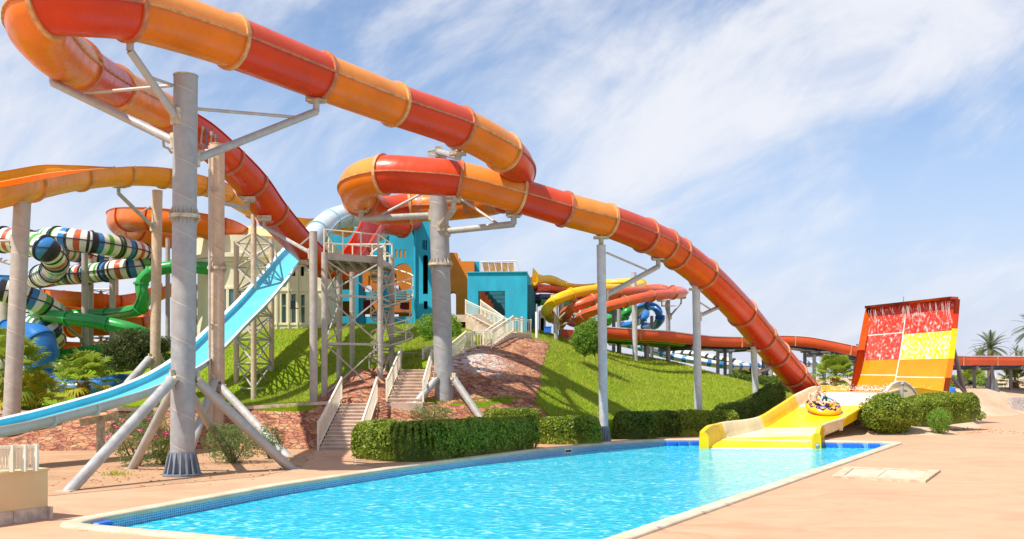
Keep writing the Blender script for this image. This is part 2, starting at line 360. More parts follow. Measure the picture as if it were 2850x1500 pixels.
# near end closes behind the picture's lower edge
d0 = (G(640, 1500)-G(215, 1462)).normalized(); e0 = (G(1700, 1500)-G(2490, 1233)).normalized()
def isect(a, d, b, e):
    k = d.x*e.y-d.y*e.x; u = ((b.x-a.x)*e.y-(b.y-a.y)*e.x)/k; return a+d*u
inner[-1] = isect(inner[0], d0, G(1700, 1500), e0)
def smooth_poly(p, cut):
    out = []; n = len(p)
    for i in range(n):
        a, b, c = p[i-1], p[i], p[(i+1) % n]
        u = (a-b); w = (c-b); k = min(cut, u.length*.4, w.length*.4)
        s, e = b+u.normalized()*k, b+w.normalized()*k
        for j in range(5):
            t = j/4; out.append(s*(1-t)**2+b*2*t*(1-t)+e*t*t)
    return out
inner = smooth_poly(inner, .45)
def offset(p, d):
    n = len(p); out = []
    area = sum(p[i].x*p[(i+1) % n].y-p[(i+1) % n].x*p[i].y for i in range(n)); s = 1 if area > 0 else -1
    for i in range(n):
        a, b, c = p[i-1], p[i], p[(i+1) % n]
        t1 = (b-a).normalized(); t2 = (c-b).normalized(); n1 = V(t1.y, -t1.x, 0)*s; n2 = V(t2.y, -t2.x, 0)*s
        m = (n1+n2).normalized(); out.append(b+m*(d/max(.4, m.dot(n1))))
    return out
def zz(p, z): return [V(q.x, q.y, z) for q in p]
WZ = -0.21
def holed(name, outer, hole, z, mat):
    pts = zz(outer, z)+zz(hole, z); tri = tessellate_polygon([zz(outer, 0), zz(hole, 0)])
    mb = MB(); mb.v = [tuple(p) for p in pts]; mb.f = [tuple(t) for t in tri]; mb.m = [0]*len(tri)
    return mb.build(name, mat, smooth=False, kind='structure')
def flat(name, pts, z, mat, kind='structure'):
    pts = zz(pts, z); tri = tessellate_polygon([zz(pts, 0)]); mb = MB(); mb.v = [tuple(p) for p in pts]; mb.f = [tuple(t) for t in tri]; mb.m = [0]*len(tri)
    return mb.build(name, mat, smooth=False, kind=kind)
def sandmat(name, cols, rip=.5, sc_=.5):
    m, nt, bs = new_mat(name); t = NT(nt); v = t.coord()
    n1 = t.noise(v, sc_, 8, .65); n2 = t.noise(v, 9, 8, .7); n3 = t.noise(v, 40, 4, .7)
    c = t.ramp(n1, [(.28, cols[0]), (.5, cols[1]), (.72, cols[2])])
    c = t.mix(t.range(n2, .45, .75, 0, .45), c, sc(cols[0], .72)); c = t.mix(t.range(n3, .6, .75, 0, .35), c, sc(cols[2], 1.15))
    t.L.new(c, bs.inputs['Base Color']); bs.inputs['Roughness'].default_value = .95; bs.inputs['Specular IOR Level'].default_value = .1
    t.bump(t.math('ADD', n2, t.math('MULTIPLY', n3, .6)), rip, .05, bs); return m
M['sand'] = sandmat('desert sand', [(.50, .33, .21), (.60, .42, .28), (.68, .50, .35)]); M['soil'] = sandmat('orange sandy soil', [(.44, .25, .14), (.55, .33, .19), (.62, .40, .25)], .8, .8)
def deckmat():
    m, nt, bs = new_mat('stamped pink concrete'); t = NT(nt)
    v = t.coord('Object', (.55, 1.0, 1), (0, 0, math.radians(28)))
    n1 = t.noise(v, 1.1, 10, .72, 1.0); n2 = t.noise(t.coord(), .22, 5, .6); n3 = t.noise(t.coord('Object', (1, 1.7, 1)), 5.0, 10, .74, .6)
    c = t.ramp(n1, [(.22, (.42, .21, .11)), (.45, (.54, .30, .175)), (.62, (.60, .36, .215)), (.8, (.66, .44, .29))])
    c = t.mix(t.range(n2, .35, .68, 0, .55), c, (.62, .39, .245)); c = t.mix(t.range(n3, .5, .72, 0, .4), c, (.46, .26, .155))
    c = t.mix(t.range(t.noise(t.coord(), 14, 6, .75), .62, .8, 0, .5), c, (.42, .28, .2))
    t.L.new(c, bs.inputs['Base Color']); bs.inputs['Roughness'].default_value = .72; bs.inputs['Specular IOR Level'].default_value = .25
    t.bump(t.math('ADD', n3, t.math('MULTIPLY', n1, .6)), .45, .03, bs); return m
M['deck'] = deckmat()
cop_out = offset(inner, .34)
gnd_hole = offset(inner, .17)
ring = lambda r, n, cy: [V(r*math.cos(2*math.pi*k/n), cy+r*math.sin(2*math.pi*k/n), 0) for k in range(n)]
holed('ground', ring(3500, 48, 0), gnd_hole, -.02, M['sand'])
deck_out = [V(-40, -6, 0), V(60, -6, 0), V(60, 40, 0), G(2840, 1150), G(2700, 1157), G(2655, 1192), G(2610, 1211), G(2480, 1211), G(2300, 1211), G(2150, 1212), G(1960, 1215), G(1840, 1217), G(1700, 1224), G(1560, 1239), G(1490, 1250), G(1380, 1262), G(1270, 1276), G(1060, 1303),
            G(985, 1292), G(985, 1262), G(1010, 1252.6), G(880, 1254), G(862, 1268), G(855, 1283), G(838, 1302), G(720, 1328), G(500, 1347), G(300, 1366), G(140, 1381), G(-200, 1412), V(-40, 18, 0)]
holed('pool_deck', deck_out, gnd_hole, 0.0, M['deck'])
bed = [G(-300, 1419), G(140, 1378), G(300, 1363), G(500, 1344), G(720, 1325), G(838, 1299), G(851, 1283), G(858, 1268), G(874, 1254), V(-7.3, 38.5, 0), V(-24, 38.6, 0), V(-24, 25, 0)]
flat('sand_bed', bed, -.012, M['soil'])
# planting soil between the path and the pool
flat('planting_bed', [G(990, 1291), G(1062, 1302), G(1270, 1275), G(1490, 1249.4), G(1560, 1238.5), G(1700, 1223.5), G(1840, 1216.5), G(1960, 1214.5), V(9, 50, 0), V(-4.9, 41, 0), G(1012, 1252.5), G(990, 1263)], -.010, M['soil'])
# pool: coping stones, tiled wall, floor, water
mb = MB(); n = len(inner)
prof = [(0.0, -.05), (-.012, 0.015), (.0, .042), (.03, .052), (.30, .055), (.335, .045), (.345, .02), (.345, -.03)]
rows = []
offs = [zz(offset(inner, o_), z_) for o_, z_ in prof]
mb.grid([[offs[k][i] for i in range(n)] for k in range(len(prof))], 0, True)
def copingmat():
    m, nt, bs = new_mat('cream coping stones'); t = NT(nt); v = t.coord()
    c = t.mix(t.range(t.noise(v, 1.1, 5), .3, .7), (.54, .43, .29), (.66, .56, .41)); c = t.mix(t.range(t.noise(v, 7, 8, .7), .55, .75, 0, .5), c, (.42, .31, .2))
    at = t.n('ShaderNodeUVMap'); sx = t.n('ShaderNodeSeparateXYZ'); t.L.new(at.outputs[0], sx.inputs[0])
    f = t.math('FRACT', t.math('DIVIDE', sx.outputs[0], .62)); j = t.range(t.math('ABSOLUTE', t.math('SUBTRACT', f, .5)), 0, .012, 1, 0)
    c = t.mix(t.math('MULTIPLY', j, .7), c, (.36, .28, .2)); t.L.new(c, bs.inputs['Base Color']); bs.inputs['Roughness'].default_value = .7
    t.bump(t.math('SUBTRACT', t.noise(v, 16, 6), j), .4, .03, bs); return m
cum = [0]
for i in range(n): cum.append(cum[-1]+(inner[(i+1) % n]-inner[i]).length)
mb.uv = []
for a in range(len(prof)-1):
    for b in range(n): mb.uv.append([(cum[b], prof[a][0]), (cum[b+1], prof[a][0]), (cum[b+1], prof[a+1][0]), (cum[b], prof[a+1][0])])
mb.build('pool_coping', copingmat(), kind='structure', angle=60)
def tilemat():
    m, nt, bs = new_mat('blue mosaic tile'); t = NT(nt); uv = t.n('ShaderNodeUVMap')
    br = t.n('ShaderNodeTexBrick', offset=0.0, squash=1.0); t.L.new(uv.outputs[0], br.inputs['Vector']); br.inputs['Scale'].default_value = 1.0
    br.inputs['Brick Width'].default_value = .062; br.inputs['Row Height'].default_value = .048; br.inputs['Mortar Size'].default_value = .008; br.inputs['Mortar Smooth'].default_value = .1; br.inputs['Bias'].default_value = -.1
    br.inputs['Color1'].default_value = (.03, .17, .42, 1); br.inputs['Color2'].default_value = (.07, .32, .62, 1); br.inputs['Mortar'].default_value = (.36, .52, .64, 1)
    t.L.new(br.outputs[0], bs.inputs['Base Color']); bs.inputs['Roughness'].default_value = .2; return m
mb = MB(); mb.uv = []
top = zz(inner, -.03); bot = zz(inner, -1.25)
for i in range(n):
    j = (i+1) % n; mb.quad(top[i], bot[i], bot[j], top[j]); mb.uv.append([(cum[i], 0), (cum[i], -1.22), (cum[i+1], -1.22), (cum[i+1], 0)])
mb.build('pool_wall', tilemat(), smooth=False, kind='structure')
flat('pool_floor', inner, -1.25, plain('pool floor', (.06, .50, .66), .5, .1))
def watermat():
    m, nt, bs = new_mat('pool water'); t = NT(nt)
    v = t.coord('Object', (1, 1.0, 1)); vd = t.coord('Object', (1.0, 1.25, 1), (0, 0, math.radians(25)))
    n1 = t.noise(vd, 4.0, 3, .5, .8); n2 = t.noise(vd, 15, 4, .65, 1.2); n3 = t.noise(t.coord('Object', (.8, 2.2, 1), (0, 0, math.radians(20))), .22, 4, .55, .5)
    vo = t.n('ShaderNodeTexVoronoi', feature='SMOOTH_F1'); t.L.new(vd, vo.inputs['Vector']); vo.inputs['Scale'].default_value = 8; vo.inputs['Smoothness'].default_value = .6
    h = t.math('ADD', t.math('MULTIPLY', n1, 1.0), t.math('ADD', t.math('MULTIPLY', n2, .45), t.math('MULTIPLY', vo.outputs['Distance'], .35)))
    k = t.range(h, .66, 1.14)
    c = t.ramp(k, [(0, (.003, .36, .54)), (.38, (.012, .56, .70)), (.7, (.05, .68, .79)), (.88, (.20, .78, .85)), (1, (.6, .88, .9))])  # pale end of the ramp paints caustic and sky glints into the water colour
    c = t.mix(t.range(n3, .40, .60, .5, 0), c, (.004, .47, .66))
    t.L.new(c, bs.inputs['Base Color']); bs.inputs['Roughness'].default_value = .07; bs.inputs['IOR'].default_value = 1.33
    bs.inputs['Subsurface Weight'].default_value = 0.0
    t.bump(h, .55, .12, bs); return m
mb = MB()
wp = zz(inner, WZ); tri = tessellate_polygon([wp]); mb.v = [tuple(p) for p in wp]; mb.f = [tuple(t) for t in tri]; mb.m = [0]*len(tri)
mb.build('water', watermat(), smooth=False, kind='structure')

# ---------------------------------------------------------------- terrain
ctrl = [(-300, 1150, 38.5), (-300, 1060, 60), (60, 1160, 38.5), (230, 1113, 46), (100, 1120, 46), (350, 1143, 38.5), (428, 1138, 48), (620, 1142, 38.5), (850, 1128, 39), (705, 1118, 45), (658, 1091, 49), (756, 1088, 49), (790, 915, 58), (640, 940, 58), (690, 1000, 53), (480, 1080, 52),
        (870, 1126, 40), (903, 1115, 41), (944, 1050, 46), (980, 1019, 49), (1058, 1076, 42), (1090, 1030, 45), (1210, 1000, 44), (1270, 985, 46), (1160, 960, 52), (1440, 940, 51), (1370, 975, 47), (1300, 1113, 41.5), (1480, 1110, 42), (1545, 1160, 42),
        (1700, 1168, 43.5), (1900, 1168, 46), (2000, 1160, 48), (2100, 1120, 52), (2230, 1108, 57), (1600, 985, 52), (1500, 945, 56), (1547, 947, 60), (1767, 1003, 62), (1723, 986, 66), (1860, 1005, 66), (2000, 1045, 66), (1650, 1080, 47), (1800, 1080, 52), (1950, 1090, 55), (2150, 1085, 64),
        (1300, 905, 60), (1480, 915, 62), (1100, 905, 64), (900, 905, 62), (1010, 960, 54), (870, 1000, 51), (1060, 985, 48), (1125, 1030, 43.5)]
cp = [tuple(P(*c)) for c in ctrl]+[(x, 100, -.5) for x in (-40, -20, 0, 20)]+[(-25, 75, 2), (-10, 75, 5.2), (0, 75, 5), (10, 82, 2), (15, 80, 1), (25, 70, -.4), (22, 60, -.2), (-40, 60, 1.5), (-45, 40, 1.2)]
cp = np.array(cp)
def tps_fit(p, lam=.6):
    n = len(p); d = np.hypot(p[:, None, 0]-p[None, :, 0], p[:, None, 1]-p[None, :, 1]); K = np.where(d > 0, d*d*np.log(d+1e-9), 0)+lam*np.eye(n)
    Q = np.c_[np.ones(n), p[:, :2]]; A = np.block([[K, Q], [Q.T, np.zeros((3, 3))]]); return np.linalg.solve(A, np.r_[p[:, 2], 0, 0, 0])
TW = tps_fit(cp)
def terr_np(x, y):
    x = np.asarray(x, float); y = np.asarray(y, float)
    d = np.hypot(x[..., None]-cp[:, 0], y[..., None]-cp[:, 1]); return (np.where(d > 0, d*d*np.log(d+1e-9), 0)@TW[:-3])+TW[-3]+TW[-2]*x+TW[-1]*y
def terr(x, y): return float(terr_np(x, y))
def frontY(x): return float(np.interp(x, [-45, -8, -6.9, -5.0, -3.6, -1.6, .8, 2.0, 4.5, 7.5, 10, 12, 15, 18, 24], [38.62, 38.62, 39.15, 39.6, 40.6, 41.0, 41.9, 41.6, 43.2, 45.6, 48, 50, 54, 58, 68]))
def grassmat():
    m, nt, bs = new_mat('lawn turf'); t = NT(nt); v = t.coord()
    n1 = t.noise(v, .35, 5, .6); n2 = t.noise(v, 1.6, 7, .65); n3 = t.noise(v, 18, 6, .7)
    c = t.ramp(n1, [(.3, (.16, .29, .006)), (.5, (.23, .34, .008)), (.7, (.29, .36, .012))]); c = t.mix(t.range(n2, .52, .72, 0, .6), c, (.36, .32, .06)); c = t.mix(t.range(n2, .25, .42, .5, 0), c, (.10, .24, .012))
    c = t.mix(t.range(n3, .35, .7, .35, 0), c, (.13, .21, .008)); t.L.new(c, bs.inputs['Base Color']); bs.inputs['Roughness'].default_value = .9; bs.inputs['Specular IOR Level'].default_value = .15
    t.bump(t.math('ADD', n3, n2), .9, .08, bs); return m
M['turf'] = grassmat()
mb = MB(); xs = np.r_[np.arange(-45, -8, .5), np.arange(-8, 2.6, .2), np.arange(2.6, 25, .5)]; vs = np.r_[np.linspace(0, .35, 90), np.linspace(.36, 1, 40)]
fy = np.array([frontY(x) for x in xs]); XX = np.tile(xs, (len(vs), 1)); YY = fy[None, :]+(100-fy[None, :])*vs[:, None]
ZZ = np.maximum(terr_np(XX, YY), -.25)
for bl_q, br_q, tl_q, tr_q in (((1079, 1110, 40.3), (1174, 1110, 40.3), (1117, 1028, 43.6), (1198, 1028, 43.6)), ((1256, 1016, 44.2), (1228, 1003, 45.6), (1320, 977, 47.2), (1296, 962, 48.6)), ((1368, 978, 47.2), (1345, 962, 48.8), (1427, 935, 50.6), (1402, 921, 52.2)), ((1372, 916, 53.2), (1410, 918, 53.4), (1296, 876, 57.5), (1338, 876, 57.7))):
    a_, b_, c_, e_ = P(*bl_q), P(*br_q), P(*tl_q), P(*tr_q); o2 = (a_+b_)/2; t2 = (c_+e_)/2; ax_ = (t2-o2).to_2d(); L2 = ax_.length; ax_.normalize(); hw = (a_-b_).to_2d().length/2+.12
    u_ = ((XX-o2.x)*ax_.x+(YY-o2.y)*ax_.y)/L2; w_ = np.abs(-(XX-o2.x)*ax_.y+(YY-o2.y)*ax_.x); ins = (u_ > -.12) & (u_ < 1.1) & (w_ < hw); lim = min(a_.z, b_.z)+(min(c_.z, e_.z)-min(a_.z, b_.z))*np.clip(u_, 0, 1)-.22
    ZZ = np.where(ins, np.minimum(ZZ, lim), ZZ)
rows = [[(XX[0, i], YY[0, i]-.03, -.3) for i in range(len(xs))]]+[[(XX[a, i], YY[a, i], ZZ[a, i]) for i in range(len(xs))] for a in range(len(vs))]
mb.grid(rows); mb.build('hill', M['turf'], kind='structure', angle=70)
# grass blades, thick where the picture shows the lawn
def blades(N):
    out_v = []; out_f = []
    for (x0, x1, y0, y1, k) in ((-16, -5.0, 38.6, 62, .3), (2.2, 20, 42, 70, .55), (-5, 2.6, 39.4, 62, .4)):
        n = int(N*k); x = rng.uniform(x0, x1, n); y = y0+(y1-y0)*rng.uniform(0, 1, n)**1.5
        f = np.interp(x, xs, fy); keep = y > f+.05; x = x[keep]; y = y[keep]; z = terr_np(x, y); keep = z > 0; x, y, z = x[keep], y[keep], z[keep]
        inside = np.array([not any(pip(a, b, q) for q in STAIRPOLY) and ((rng.random() < .03) or not any(pip(a, b, q) for q in STONEPOLY)) for a, b in zip(x, y)]); x, y, z = x[inside], y[inside], z[inside]
        n = len(x); an = rng.uniform(0, 6.28, n); h = rng.uniform(.05, .13, n)*(1+.6*(rng.random(n) > .93)); w = rng.uniform(.012, .022, n)*(y/45); lx = rng.normal(0, .05, n); ly = rng.normal(0, .05, n)
        A = np.c_[x-w*np.cos(an), y-w*np.sin(an), z-.01]; B = np.c_[x+w*np.cos(an), y+w*np.sin(an), z-.01]; C = np.c_[x+lx, y+ly, z+h]
        b = len(out_v); out_v += np.stack([A, B, C], 1).reshape(-1, 3).tolist(); out_f += [(b+3*i, b+3*i+1, b+3*i+2) for i in range(n)]
    me = bpy.data.meshes.new('lawn_grass'); me.from_pydata(out_v, [], out_f); me.materials.append(M['blade'])
    o = bpy.data.objects.new('lawn_grass', me); COL.objects.link(o); tag(o, 'short green and straw coloured grass covering the slopes of the hill', 'grass', kind='stuff')
M['blade'] = leafmat('grass blade', [(.16, .31, .008), (.23, .37, .012), (.32, .42, .02), (.48, .44, .08)], .7, .3)
def pip(x, y, poly):
    c = False; n = len(poly)
    for i in range(n):
        a, b = poly[i], poly[i-1]
        if (a[1] > y) != (b[1] > y) and x < (b[0]-a[0])*(y-a[1])/(b[1]-a[1])+a[0]: c = not c
    return c
# ---- stone pitched slopes
def ruled(name, bot, top, label, mat, nv=14, cat='stone slope'):
    """stone facing between a lower and an upper line, both (list of Vectors)"""
    def res(line, n):
        L_ = [0]
        for a, b in zip(line, line[1:]): L_.append(L_[-1]+(b-a).length)
        out = []
        for k in range(n+1):
            s = L_[-1]*k/n; i = max(j for j in range(len(L_)) if L_[j] <= s+1e-9); i = min(i, len(line)-2)
            u = (s-L_[i])/(L_[i+1]-L_[i]); out.append(line[i].lerp(line[i+1], u))
        return out
    L_ = sum((b-a).length for a, b in zip(bot, bot[1:])); n = int(L_/.25); A = res(bot, n); B = res(top, n); rows = []
    for j in range(nv+1):
        v_ = j/nv; row = []
        for a, b in zip(A, B):
            p = a.lerp(b, v_); p += V(0, -.035, .035)*mnoise.noise(p*2.3)*2
            row.append(p)
        rows.append(row)
    rows.append([p+V(0, .35, .02) for p in rows[-1]])
    mb = MB(); mb.grid(rows); return mb.build(name, mat, label=label, cat=cat, angle=80)
s1b = [G(-260, 1262, -.05), G(100, 1259, -.05), G(300, 1256, -.05), G(600, 1253, -.05), G(884, 1253, -.05)]
s1t = [P(-260, 1151, 38.4), P(100, 1152, 38.4), P(300, 1144, 38.5), P(620, 1143, 38.5), P(860, 1129, 38.95), P(950, 1123, 39.3)]
ruled('stone_slope', s1b, s1t, 'sloping red stone facing left of the lower stair flight, behind the tallest grey column', M['stone'])
s3b = [P(1020, 1196, 37.2), P(1200, 1184, 38.4), P(1350, 1178, 39.3), P(1600, 1174, 41.3)]
s3t = [P(1046, 1122, 39.5), P(1180, 1119, 40.5), P(1300, 1113, 41.3), P(1480, 1110, 41.8)]
for q in s3b: q.z = -.05
ruled('stone_slope', s3b, s3t, 'low band of red stone facing rising just behind the long front hedge', M['stone'])
mb = MB()
for a, b in zip(s1t, s1t[1:]): mb.bar(a+V(0, .02, .06), b+V(0, .02, .06), .16, .12)
mb.build('kerb', M['concrete'], smooth=False, label='thin concrete kerb along the top of the left stone facing', cat='kerb')
STONEPOLY = []
def stone_patch(name, pxs, lift, label, mat, bulge=0.0, step=.09):
    poly = [tuple(P(*c))[:2] for c in pxs]; STONEPOLY.append(poly)
    x0 = min(p[0] for p in poly); x1 = max(p[0] for p in poly); y0 = min(p[1] for p in poly); y1 = max(p[1] for p in poly)
    cx = sum(p[0] for p in poly)/len(poly); cy = sum(p[1] for p in poly)/len(poly)
    X = np.arange(x0, x1+step, step); Y = np.arange(y0, y1+step, step); XX, YY = np.meshgrid(X, Y); Z = terr_np(XX, YY); mb = MB()
    r2 = ((XX-cx)/((x1-x0)/2))**2+((YY-cy)/((y1-y0)/2))**2; Z = Z+lift+bulge*np.clip(1-r2, 0, 1)**.7
    Z = Z+np.array([[.05*mnoise.noise(V(a*1.9, b*1.9, 3)) for a, b in zip(ra, rb)] for ra, rb in zip(XX, YY)])
    nx = len(X); mb.v = [(a, b, c) for a, b, c in zip(XX.ravel(), YY.ravel(), Z.ravel())]
    for j in range(len(Y)-1):
        for i in range(nx-1):
            px, py = X[i]+step/2, Y[j]+step/2; w = .22*mnoise.noise(V(px*1.3, py*1.3, 0))
            if pip(px+w, py+w, poly): mb.f.append((j*nx+i, j*nx+i+1, (j+1)*nx+i+1, (j+1)*nx+i)); mb.m.append(0)
    cnt = {}
    for f in mb.f:
        for a, b in zip(f, f[1:]+f[:1]): cnt.setdefault((min(a, b), max(a, b)), []).append((a, b))
    for es in cnt.values():
        if len(es) == 1:
            a, b = es[0]; k = len(mb.v); mb.v += [(mb.v[a][0], mb.v[a][1], mb.v[a][2]-.6), (mb.v[b][0], mb.v[b][1], mb.v[b][2]-.6)]; mb.f.append((b, a, k, k+1)); mb.m.append(0)
    used = sorted({k for f in mb.f for k in f}); re_ = {k: i for i, k in enumerate(used)}
    mb.v = [mb.v[k] for k in used]; mb.f = [tuple(re_[k] for k in f) for f in mb.f]
    return mb.build(name, mat, label=label, cat='stone slope', angle=80)
stone_patch('stone_slope', [(856, 1126, 39.1), (880, 1090, 41), (925, 1050, 44), (960, 1028, 46), (1020, 1022, 46.2), (1066, 1036, 44.6), (1090, 1075, 42), (1078, 1105, 40.3), (1045, 1121, 39.55), (950, 1123, 39.35)], .05, 'rounded mound of red stone paving under the metal platform tower', M['stone'], .35)
stone_patch('stone_slope', [(1180, 1117, 40.75), (1192, 1070, 42.6), (1215, 1035, 44), (1262, 1012, 45), (1322, 974, 47.5), (1374, 974, 47.8), (1432, 938, 51), (1500, 943, 53), (1532, 952, 53), (1520, 1000, 49.5), (1508, 1050, 45.8), (1490, 1111, 42.0), (1300, 1115, 41.45)], .05, 'large tawny stone slope with a white lime stain below the railings of the upper stairs', M['stone_lime'])
# ---- stairs
def stair_flight(parent, bl, br, tl, tr_, n, mat):
    mb = MB(); zb = bl.z
    for k in range(n):
        u0 = k/n; u1 = (k+1)/n; zt = bl.z+(tl.z-bl.z)*(k+1)/n
        a, b, c, d = bl.lerp(tl, u0), br.lerp(tr_, u0), br.lerp(tr_, u1), bl.lerp(tl, u1)
        z0 = zb-.6 if True else 0
        for q in (a, b, c, d): q.z = zt
        nose = (a-d).normalized()*.035
        mb.quad(a+nose, b+nose, c, d); lo = V(0, 0, -.035)
        mb.quad(a+nose+lo, b+nose+lo, b+nose, a+nose)
        bot = lambda q, zz_: V(q.x, q.y, zz_)
        mb.quad(bot(a, zt-.4), bot(b, zt-.4), b, a); mb.quad(bot(a, z0), a, d, bot(d, z0)); mb.quad(b, bot(b, z0), bot(c, z0), c)
    return mb.build('flight', mat, parent, smooth=False)
def slab(parent, pts, z, th, mat, name='landing'):
    mb = MB(); top = zz(pts, z); bo = zz(pts, z-th); mb.poly(top)
    for i in range(len(pts)): mb.quad(bo[i], bo[(i+1) % len(pts)], top[(i+1) % len(pts)], top[i])
    return mb.build(name, mat, parent, smooth=False)
st = thing('staircase', G(940, 1253), 'pinkish concrete stairs climbing the stone bank from the path to the blue building', 'stairs')
A0, B0 = G(889, 1253), G(1005, 1253); A1, B1 = P(953, 1122, 39.5), P(1047, 1122, 39.5)
stair_flight(st, A0, B0, A1, B1, 13, M['concrete'])
C0, D0 = P(1079, 1110, 40.3), P(1174, 1110, 40.3); C1, D1 = P(1117, 1028, 43.6), P(1198, 1028, 43.6); C0.z = D0.z = A1.z+.03
slab(st, [A1, B1, P(1178, 1116, 39.9), D0, C0, P(1010, 1104, 41.6), P(935, 1114, 40.6)], A1.z, .5, M['concrete'])
stair_flight(st, C0, D0, C1, D1, 10, M['concrete'])
E0, F0 = P(1228, 1003, 45.6), P(1256, 1016, 44.2); E1, F1 = P(1296, 962, 48.6), P(1320, 977, 47.2); E0.z = F0.z = D1.z; F1.z = E1.z = (E1.z+F1.z)/2
slab(st, [C1, D1, F0, E0, P(1130, 1005, 46)], D1.z-.004, .5, M['concrete'])
stair_flight(st, F0, E0, F1, E1, 9, M['concrete'])
I0, J0 = P(1368, 978, 47.2), P(1345, 962, 48.8); I0.z = J0.z = F1.z; I1, J1 = P(1427, 935, 50.6), P(1402, 921, 52.2); I1.z = J1.z = (I1.z+J1.z)/2
slab(st, [F1, I0, J0, E1], F1.z-.004, .5, M['concrete']); stair_flight(st, I0, J0, I1, J1, 9, M['concrete'])
K0, L0 = P(1372, 916, 53.2), P(1410, 918, 53.4); K0.z = L0.z = I1.z; K1, L1 = P(1296, 876, 57.5), P(1338, 876, 57.7); K1.z = L1.z = (K1.z+L1.z)/2
slab(st, [I1, P(1478, 936, 51.5), P(1470, 918, 53.5), L0, K0, J1], I1.z-.004, .5, M['concrete']); stair_flight(st, K0, L0, K1, L1, 8, M['concrete'])
slab(st, [K1, L1, P(1330, 872, 60), P(1240, 872, 60), P(1250, 876, 57.5)], K1.z-.004, .4, M['concrete'])
def railing(pts, label, h=.85, pitch=.14, mat=None, group='cream railings beside the stairs', bw=.022):
    mat = mat or M['rail']; t_ = thing('stair_railing', pts[0], label, 'railing', group)
    up = V(0, 0, h)
    for p in pts:
        mb = MB(); mb.obox(p+V(0, 0, h*.53), V(.075, 0, 0), V(0, .075, 0), V(0, 0, h*1.1)); mb.build('post', mat, t_, smooth=False)
    hr = MB(); lr = MB(); bl = MB()
    for a, b in zip(pts, pts[1:]):
        hr.bar(a+up, b+up, .065, .05); lr.bar(a+up*.12, b+up*.12, .04, .035); lr.bar(a+up*.88, b+up*.88, .03, .03)
        n_ = max(2, int((V(b.x-a.x, b.y-a.y, 0)).length/pitch))
        for k in range(1, n_):
            p = a.lerp(b, k/n_); bl.obox(p+up*.5, V(bw, 0, 0), V(0, bw, 0), up*.76)
    hr.build('handrail', mat, t_, smooth=False); lr.build('lower_rail', mat, t_, smooth=False); bl.build('balusters', mat, t_, smooth=False)
    return t_
STAIRPOLY = []
sp2 = lambda *q: STAIRPOLY.append([(v.x, v.y) for v in q])
sp2(A0, B0, B1, A1); sp2(C0, D0, D1, C1); sp2(F0, E0, E1, F1); sp2(I0, J0, J1, I1); sp2(K0, L0, L1, K1); sp2(A1, B1, P(1178, 1116, 39.9), D0, C0, P(1010, 1104, 41.6)); sp2(C1, D1, F0, E0, P(1130, 1005, 46)); sp2(F1, I0, J0, E1)
blades(180000)
o_ = V(-.04, 0, 0)
railing([A0+o_, A1+o_], 'cream railing on the left of the lowest stair flight', .95)
railing([B0+V(.02, 0, 0), B1+V(.02, 0, 0)], 'cream railing on the right of the lowest stair flight, ending in the front hedge', .95)
railing([C0+o_, C1+o_], 'cream railing on the left of the second stair flight, up to the spiral stairs', .85)
railing([D0+V(.05, 0, 0), D1+V(.05, 0, 0), F0, F1, I0, I1, P(1477, 936, 51.5)], 'long stepped cream railing along the front of the upper stairs above the lime stained stone', .8)
railing([P(1177, 1024, 45), P(1207, 1008, 46), E0, E1, J0, J1], 'cream railing on the far side of the third and fourth stair flights', .8)
railing([J1+V(.02, 0, 0), K1], 'cream railing on the left of the topmost stair flight', .8)
railing([P(1452, 928, 52.3), L0+V(.03, 0, 0), L1], 'cream railing on the right of the topmost stair flight, before the blue cube building', .8)
gr_ = MB(); t_ = thing('pipe_railing', P(1026, 1023, 45.4), 'low grey pipe railing around the foot of the spiral stairs', 'railing')
pr = [P(1028, 1022, 45.4), P(1072, 1022, 46), P(1120, 1018, 46.4), P(1170, 1020, 46)]
for p in pr: mb = MB(); mb.cyl(p-V(0, 0, .2), p+V(0, 0, .62), .03, seg=6); mb.build('post', M['rod'], t_)
for h_ in (.2, .6):
    for a, b in zip(pr, pr[1:]): gr_.cyl(a+V(0, 0, h_), b+V(0, 0, h_), .024, seg=6)
gr_.build('rails', M['rod'], t_)
# =====================================================================  WATER SLIDES
def prof_tube(r, seg=28):
    a = [2*math.pi*k/seg for k in range(seg)]; return [(r*math.cos(x), r*math.sin(x)) for x in a]
def prof_trough(r, open_=150, th=.05, seg=18, lip=.06, wall=0.0):
    """open-topped half tube: outer arc, lips, inner arc"""
    a0 = math.radians(90+open_/2); a1 = math.radians(450-open_/2); out = [(r*math.cos(a0+(a1-a0)*k/seg), r*math.sin(a0+(a1-a0)*k/seg)) for k in range(seg+1)]
    ri = r-th; inn = [(ri*math.cos(a1+(a0-a1)*k/seg), ri*math.sin(a1+(a0-a1)*k/seg)) for k in range(seg+1)]
    xl, yl = out[0]; xr, yr = out[-1]
    if wall:
        out = [(xl, yl+wall)]+out+[(xr, yr+wall)]; inn = [(xr-th, yr+wall)]+inn+[(xl+th, yl+wall)]; yl += wall; yr += wall
    return out+[(xr+lip, yr), (xr+lip, yr+.03)]+inn+[(xl-lip, yl+.03), (xl-lip, yl)]
def prof_flume(w, hgt, th=.06, lip=.09):
    a = w/2; c = .16
    out = [(-a, hgt), (-a, c), (-a+c, 0), (a-c, 0), (a, c), (a, hgt)]
    inn = [(a-th, hgt), (a-th, c), (a-c-th*.4, th), (-a+c+th*.4, th), (-a+th, c), (-a+th, hgt)]
    return out+[(a+lip, hgt), (a+lip, hgt+.035)]+inn+[(-a-lip, hgt+.035), (-a-lip, hgt)]
